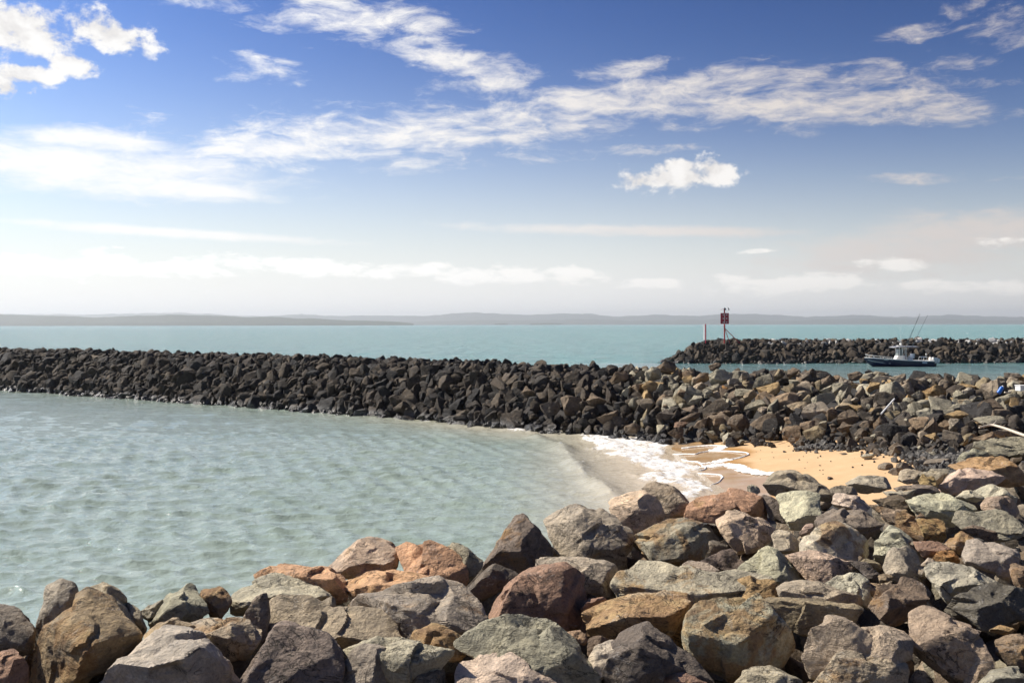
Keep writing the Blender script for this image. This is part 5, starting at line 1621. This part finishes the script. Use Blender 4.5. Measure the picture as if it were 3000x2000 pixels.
# outboards
for y_ in (-.36, .36):
    K = Kit()
    K.loft([[(cx_ + hx * c_, y_ + hy * s_, z_ + tz * c_) for c_, s_ in ((-1, -1), (1, -1), (1.08, 0), (1, 1), (-1, 1), (-1.04, 0))] for cx_, hx, hy, z_, tz in
            ((3.98, .22, .16, .36, -.05), (4.02, .34, .21, .48, -.05), (4.06, .38, .23, .72, -.05), (4.04, .36, .22, .94, -.05), (4.0, .26, .15, 1.03, -.04))])
    ob = K.out("outboard_engine", M_GEL, boat)
    K = Kit(); K.loft([[(4.14, y_ - .235, .44), (4.44, y_ - .19, .43), (4.48, y_ - .19, .86), (4.16, y_ - .235, .90)], [(4.14, y_ - .245, .44), (4.45, y_ - .2, .43), (4.49, y_ - .2, .86), (4.16, y_ - .245, .90)]]); K.out("cowl_panel", M_SILVER, ob, False)
    K = Kit(); K.loft([[(3.86, y_ - .05, .40), (4.16, y_ - .05, .38), (4.16, y_ + .05, .38), (3.86, y_ + .05, .40)], [(3.90, y_ - .04, -.5), (4.12, y_ - .04, -.5), (4.12, y_ + .04, -.5), (3.90, y_ + .04, -.5)]]); K.box((3.72, y_, .30), (.36, .24, .26), None, .03); K.out("engine_leg", M_BLACK, ob)
# pale lettering plates on the hull side, too small to read in the photograph
def plate(name, pts, mat, bars):
    K = Kit()
    K.loft([[Vector(p) for p in pts[:2]], [Vector(p) for p in pts[2:]]], cap=False, closed=False)
    return K.out(name, mat, hull, False)
def side_pt(x_, k):
    hs_ = HULL
    for A, B in zip(hs_[:-1], hs_[1:]):
        if A[0] <= x_ <= B[0]:
            f_ = (x_ - A[0]) / (B[0] - A[0])
            q = [A[j] + (B[j] - A[j]) * f_ for j in range(6)]
            return (x_, -(q[5] + (q[1] - q[5]) * k) - .012, q[3] + (q[2] - q[3]) * k)
M_PLATE = plain("pale_blue_lettering", (0.52, 0.60, 0.68), 0.4, 0, 0.3, 30)
plate("name_plate", [side_pt(2.05, .52), side_pt(2.65, .52), side_pt(2.05, .86), side_pt(2.65, .86)], M_PLATE, 4)
for j in range(7):
    xa = -2.38 + j * .075
    plate("registration_letter", [side_pt(xa, .76), side_pt(xa + .05, .76), side_pt(xa, .88), side_pt(xa + .05, .88)], M_WHIP, 1)

# the skipper stands at the helm under the roof
def figure(name, joints, bones, mat):
    bm = bmesh.new()
    lay = bm.verts.layers.skin.verify()
    vs_ = [bm.verts.new(j[:3]) for j in joints]
    for v_, j in zip(vs_, joints):
        v_[lay].radius = (j[3], j[4] if len(j) > 4 else j[3])
    for a, b_ in bones:
        bm.edges.new((vs_[a], vs_[b_]))
    vs_[0][lay].use_root = True
    me = bpy.data.meshes.new(name)
    bm.to_mesh(me)
    bm.free()
    o = bpy.data.objects.new(name, me)
    COL.objects.link(o)
    o.modifiers.new("skin", 'SKIN')
    s_ = o.modifiers.new("sub", 'SUBSURF')
    s_.levels = s_.render_levels = 2
    dg = bpy.context.evaluated_depsgraph_get()
    m2 = bpy.data.meshes.new_from_object(o.evaluated_get(dg))
    bpy.data.objects.remove(o)
    m2.shade_smooth()
    m2.name = name
    return link(name, m2, mat)


M_CLOTH = plain("dark_clothes", (0.055, 0.055, 0.07), 0.85, 0, 0.2, 8)
M_SKIN = plain("skin", (0.42, 0.25, 0.17), 0.6, 0, 0.08, 8)
J = [(0, 0, .92, .13, .16), (0, 0, 1.15, .12, .16), (-.02, 0, 1.38, .13, .19), (-.03, 0, 1.50, .06), (-.05, 0, 1.56, .055), (-.06, 0, 1.66, .095), (-.06, 0, 1.76, .07),
     (0, -.1, .86, .09), (-.03, -.11, .48, .065), (0, -.12, .10, .05), (-.12, -.12, .05, .045), (0, .1, .86, .09), (.04, .11, .48, .065), (.06, .12, .10, .05), (-.06, .12, .05, .045),
     (-.02, -.2, 1.42, .065), (-.08, -.25, 1.16, .05), (-.30, -.20, 1.08, .04), (-.38, -.16, 1.10, .04), (-.02, .2, 1.42, .065), (-.08, .25, 1.16, .05), (-.30, .20, 1.08, .04), (-.38, .16, 1.10, .04)]
Bn = [(0, 1), (1, 2), (2, 3), (3, 4), (4, 5), (5, 6), (0, 7), (7, 8), (8, 9), (9, 10), (0, 11), (11, 12), (12, 13), (13, 14), (2, 15), (15, 16), (16, 17), (17, 18), (2, 19), (19, 20), (20, 21), (21, 22)]
per = figure("person", J, Bn, M_CLOTH)
per.data.materials.append(M_SKIN)
for pl_ in per.data.polygons:
    c_ = pl_.center
    if c_.z > 1.50 or c_.x < -.27:
        pl_.material_index = 1
per.location = boat.matrix_world @ Vector((0, 0, 0)) if False else (45.55 + .62, 116.8 + .05, .47)
per.rotation_euler = (0, 0, R(3))
per.scale = (.92, .92, .92)
tag(per, "person in dark clothes and a pale cap standing at the boat's helm", "person")
K = Kit(); K.ball((-.06, 0, 1.77), (.115, .10, .065)); K.box((-.2, 0, 1.75), (.14, .15, .015)); K.out("cap", M_WHITE, per)

# ------------------------------------------------------------------ flotsam on the breakwater
def at_slope(u, v, lift=0.25):
    p, _ = on_slope(u, v)
    k_ = (p[1] - lift) / p[1]
    return P3(u, v, p[1] * k_)


a, b_ = at_slope(2581, 1214, 1.6), at_slope(2620, 1170, 1.4)
K = Kit(); K.tube([a, b_], .032, 8); tag(K.out("white_pole", M_WHITE), "straight white pole leaning across the breakwater boulders below the boat", "pole")
pts = [at_slope(u, v, 1.3) for u, v in ((2868, 1254), (2890, 1249), (2908, 1247), (2935, 1254), (2958, 1262), (2985, 1272), (3020, 1284))]
K = Kit(); K.tube([tuple(p) for p in smooth_poly(pts, 4)], .03, 8, .045); K.tube([tuple(pts[2]), tuple(pts[2] + np.array((.10, -.05, .16)))], .02, 6, .008)
tag(K.out("driftwood_branch", M_WOOD), "long bent bleached branch lying over boulders at the right edge", "driftwood")
a, b_ = at_slope(2943, 1151, 1.4), at_slope(2964, 1148, 1.4)
K = Kit(); K.tube([tuple(a), tuple((a + b_) / 2 + np.array((0, 0, -.03))), tuple(b_)], .03, 6, .022); K.tube([tuple((a + b_) / 2), tuple((a + b_) / 2 + np.array((.04, -.02, .07)))], .014, 5)
tag(K.out("driftwood_stick", M_WOOD), "short pale stick beside the blue bottle on the breakwater", "driftwood")
M_BLUE = plain("blue_plastic", (0.015, 0.14, 0.55), 0.3, 0, 0.1, 4)
bc_ = at_slope(2931, 1144, 1.5)
bot = empty("blue_bottle", bc_)
tag(bot, "bright blue plastic bottle lodged between dark boulders at the right edge", "bottle")
ax_ = Vector((.52, .1, .70)).normalized()
K = Kit(); L_ = .15
K.tube([Vector(bc_) * 0 - ax_ * L_, -ax_ * L_ * .9, ax_ * L_ * .6], .075, 12); K.tube([ax_ * L_ * .6, ax_ * L_ * .85, ax_ * L_ * .95], .075, 12, .03); K.out("bottle_body", M_BLUE, bot)
K = Kit(); K.tube([ax_ * L_ * .95, ax_ * L_ * 1.15], .034, 10); K.out("cap", M_WHITE, bot)
fb_ = at_slope(2996, 1140, 1.5)
fbx = empty("foam_box", fb_, R(12))
tag(fbx, "white foam box stranded on the breakwater at the right edge", "box")
K = Kit(); K.box((0, 0, 0), (.42, .28, .17), None, .012); K.out("box_body", M_WHITE, fbx, False)
K = Kit(); K.box((0, 0, .105), (.45, .31, .035), None, .008); K.out("lid", M_WHITE, fbx, False)

# a gull on the open water
K = Kit()
K.loft([[(x_, r1 * math.sin(t_), z_ + r2 * math.cos(t_)) for t_ in np.linspace(0, 2 * math.pi, 9)[:-1]] for x_, z_, r1, r2 in ((.34, .10, .02, .01), (.2, .08, .09, .05), (0, .07, .13, .10), (-.16, .10, .09, .09), (-.22, .18, .05, .05), (-.24, .26, .055, .055), (-.29, .28, .04, .04), (-.32, .275, .012, .012))])
K.loft([[(-.31, -.01, .27), (-.31, .01, .27), (-.31, .01, .285), (-.31, -.01, .285)], [(-.39, -.003, .262), (-.39, .003, .262), (-.39, .003, .268), (-.39, -.003, .268)]])
gl = K.out("seabird", M_WHITE)
gp = onz(2834, 979.5, 0)
gl.location = gp
gl.scale = (1.6, 1.6, 1.6)
tag(gl, "white seabird sitting on the open sea beyond the far breakwater", "bird")

# ------------------------------------------------------------------ the air
hb = bmesh.new()
bmesh.ops.create_cube(hb, size=1.0)
bmesh.ops.scale(hb, verts=hb.verts, vec=(36000, 36000, 212))
bmesh.ops.translate(hb, verts=hb.verts, vec=(0, 0, 98))
hm = bpy.data.meshes.new("haze")
hb.to_mesh(hm)
hb.free()
M_HAZE = bpy.data.materials.new("sea_haze")
M_HAZE.use_nodes = True
ht = M_HAZE.node_tree
ht.nodes.clear()
hn = NT(ht)
ho = hn.node('ShaderNodeOutputMaterial')
hv = hn.node('ShaderNodeVolumePrincipled')
hv.inputs['Color'].default_value = (0.91, 0.965, 1.0, 1)
hv.inputs['Density'].default_value = 0.98e-4
hv.inputs['Anisotropy'].default_value = 0.35
ht.links.new(hv.outputs[0], ho.inputs['Volume'])
tag(link("haze", hm, M_HAZE), kind='stuff')
